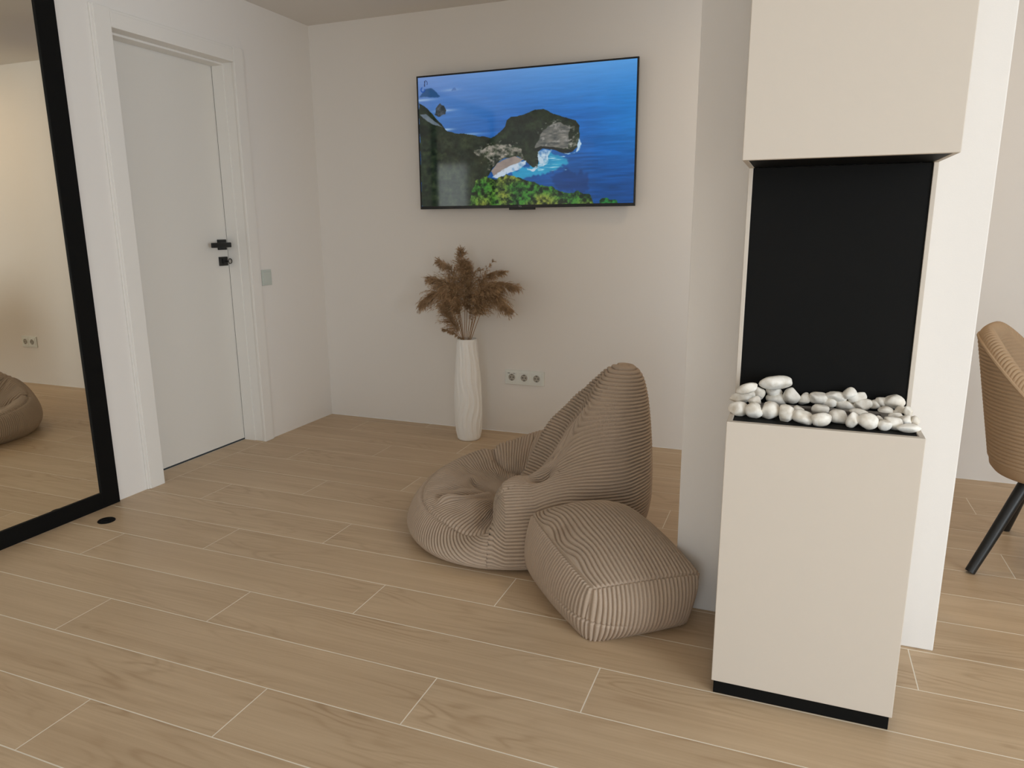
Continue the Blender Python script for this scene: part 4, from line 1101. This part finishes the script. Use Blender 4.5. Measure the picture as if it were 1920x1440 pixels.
# ------------------------------------------------------------------ dining chair behind the pillar
def dining_chair():
    cx, cy = 0.94, 2.90
    root = tag(empty('dining_chair', (cx, cy, 0), math.radians(-20)), 'tan corduroy tub chair with slanted black legs behind the white pillar', 'chair')
    na, nz = 260, 150
    ph0 = math.radians(118)
    phi = np.linspace(-ph0, ph0, na)[None, :]                  # 0 = back (-X)
    w = np.linspace(0, 1, nz)[:, None]
    q_ = np.clip((np.abs(phi)-0.30)/1.35, 0, 1); ztop = 0.812 - 0.285*q_*q_*(3-2*q_)**0.8
    zbot = 0.385
    def shell(inset, zt_extra=0.0, zb=zbot):
        z = zb + (ztop+zt_extra-zb)*w
        q = (z-0.375)/0.46
        a = 0.235 + 0.085*np.clip(q, 0, 1.1) - inset; c_ = 0.265 + 0.045*np.clip(q, 0, 1.1) - inset
        e = 2.5
        cs, sn = np.cos(phi), np.sin(phi)
        r = (np.abs(cs/a)**e + np.abs(sn/c_)**e)**(-1/e)
        return np.stack([-r*cs, -r*sn, z*np.ones_like(phi)], -1)
    outer = shell(0.0)
    nr = grid_normals(outer, False)
    if nr[nz//2, na//2] @ np.array([-1, 0, 0]) < 0: nr = -nr
    outer2 = outer + nr*(0.0038*rib(outer[..., 2], 0.0135)*np.clip(w/0.03, 0, 1))[..., None]
    mesh_obj('outer_shell', np_mesh('outer_shell', outer2.reshape(-1, 3), grid_faces(nz, na, False)), M_CORD2, root, True)
    inner = shell(0.055, 0.0, 0.45)
    ni = grid_normals(inner, False)
    if ni[nz//2, na//2] @ np.array([1, 0, 0]) < 0: ni = -ni
    inner2 = inner + ni*(0.0040*rib(inner[..., 2], 0.0135)*np.clip((1-w)/0.05, 0, 1))[..., None]
    mesh_obj('inner_padding', np_mesh('inner_padding', inner2.reshape(-1, 3), grid_faces(nz, na, False)), M_CORD2, root, True)
    # padded roll joining both, its wales running across
    fi = np.linspace(0, na-1, 1100)
    ip = lambda A: np.stack([np.interp(fi, np.arange(na), A[:, c]) for c in range(3)], -1)
    top_o, top_i = ip(outer[-1]), ip(inner[-1])
    s = np.linspace(0, 1, 26)[:, None, None]
    rim = top_o[None]*(1-s) + top_i[None]*s
    sn_ = np.sin(np.pi*np.clip(s[..., 0]*1.0, 0, 1))
    rim[..., 2] += 0.030*sn_**0.8
    rb = rib(np.concatenate([[0], np.cumsum(np.linalg.norm(np.diff(top_o, axis=0), axis=1))])[None, :]*np.ones((26, 1)), 0.0135)
    nr_ = grid_normals(rim, False)
    if nr_[13, 550, 2] < 0: nr_ = -nr_
    rim = rim + nr_*(0.0042*rb*np.minimum(1, sn_*2.0))[..., None]
    mesh_obj('rim_band', np_mesh('rim_band', rim.reshape(-1, 3), grid_faces(26, 1100, False)), M_CORD2, root, True)
    bb = B(); bb.tube([Vector(q)+Vector((0, 0, 0.002)) for q in top_o[::16]], 0.0058, n=8); bb.obj('piping', M_CORD2, root, True)
    # front edges of the arms
    for side in (0, -1):
        A_, C_ = outer[:, side], inner[:, side]
        s = np.linspace(0, 1, 8)[:, None, None]
        fr = A_[None]*(1-s)+C_[None]*s; fr[..., 0] += 0.018*np.sin(np.pi*s[..., 0])
        mesh_obj('arm_front', np_mesh('arm_front', fr.reshape(-1, 3), grid_faces(8, nz, False)), M_CORD2, root, True)
    # underside bowl and seat cushion
    t = np.linspace(0, 2*np.pi, 64, endpoint=False)
    prof = [(1.0, 0.386), (0.985, 0.366), (0.93, 0.350), (0.75, 0.343), (0.02, 0.342)]
    def ring(k, z):
        a, c_ = 0.237*k, 0.267*k
        r = (np.abs(np.cos(t)/a)**2.5 + np.abs(np.sin(t)/c_)**2.5)**(-1/2.5)
        return np.stack([r*np.cos(t), r*np.sin(t), np.full_like(t, z)], -1)
    V = np.concatenate([ring(k, z) for k, z in prof]); mesh_obj('underside', np_mesh('underside', V, grid_faces(len(prof), 64, True)), M_CORD2, root, True)
    prof = [(0.96, 0.376), (1.02, 0.40), (1.02, 0.455), (0.95, 0.475), (0.7, 0.488), (0.02, 0.492)]
    V = np.concatenate([ring(k, z) + np.array([0.02, 0, 0]) for k, z in prof]); mesh_obj('seat_cushion', np_mesh('seat_cushion', V, grid_faces(len(prof), 64, True)), M_CORD2, root, True)
    for sx in (-1, 1):
        for sy in (-1, 1):
            bb = B(); a = Vector((sx*0.10, sy*0.10, 0.350)); c = Vector((sx*(0.218 if sy < 0 else 0.180), sy*0.255, 0.0))
            dirv = (a-c).normalized()
            bb.tube([c + Vector((0, 0, 0.004)), c.lerp(a, .3), a], [0.0165, 0.018, 0.021], n=16)
            bb.obj('leg', M_BLACKM, root, True)
dining_chair()
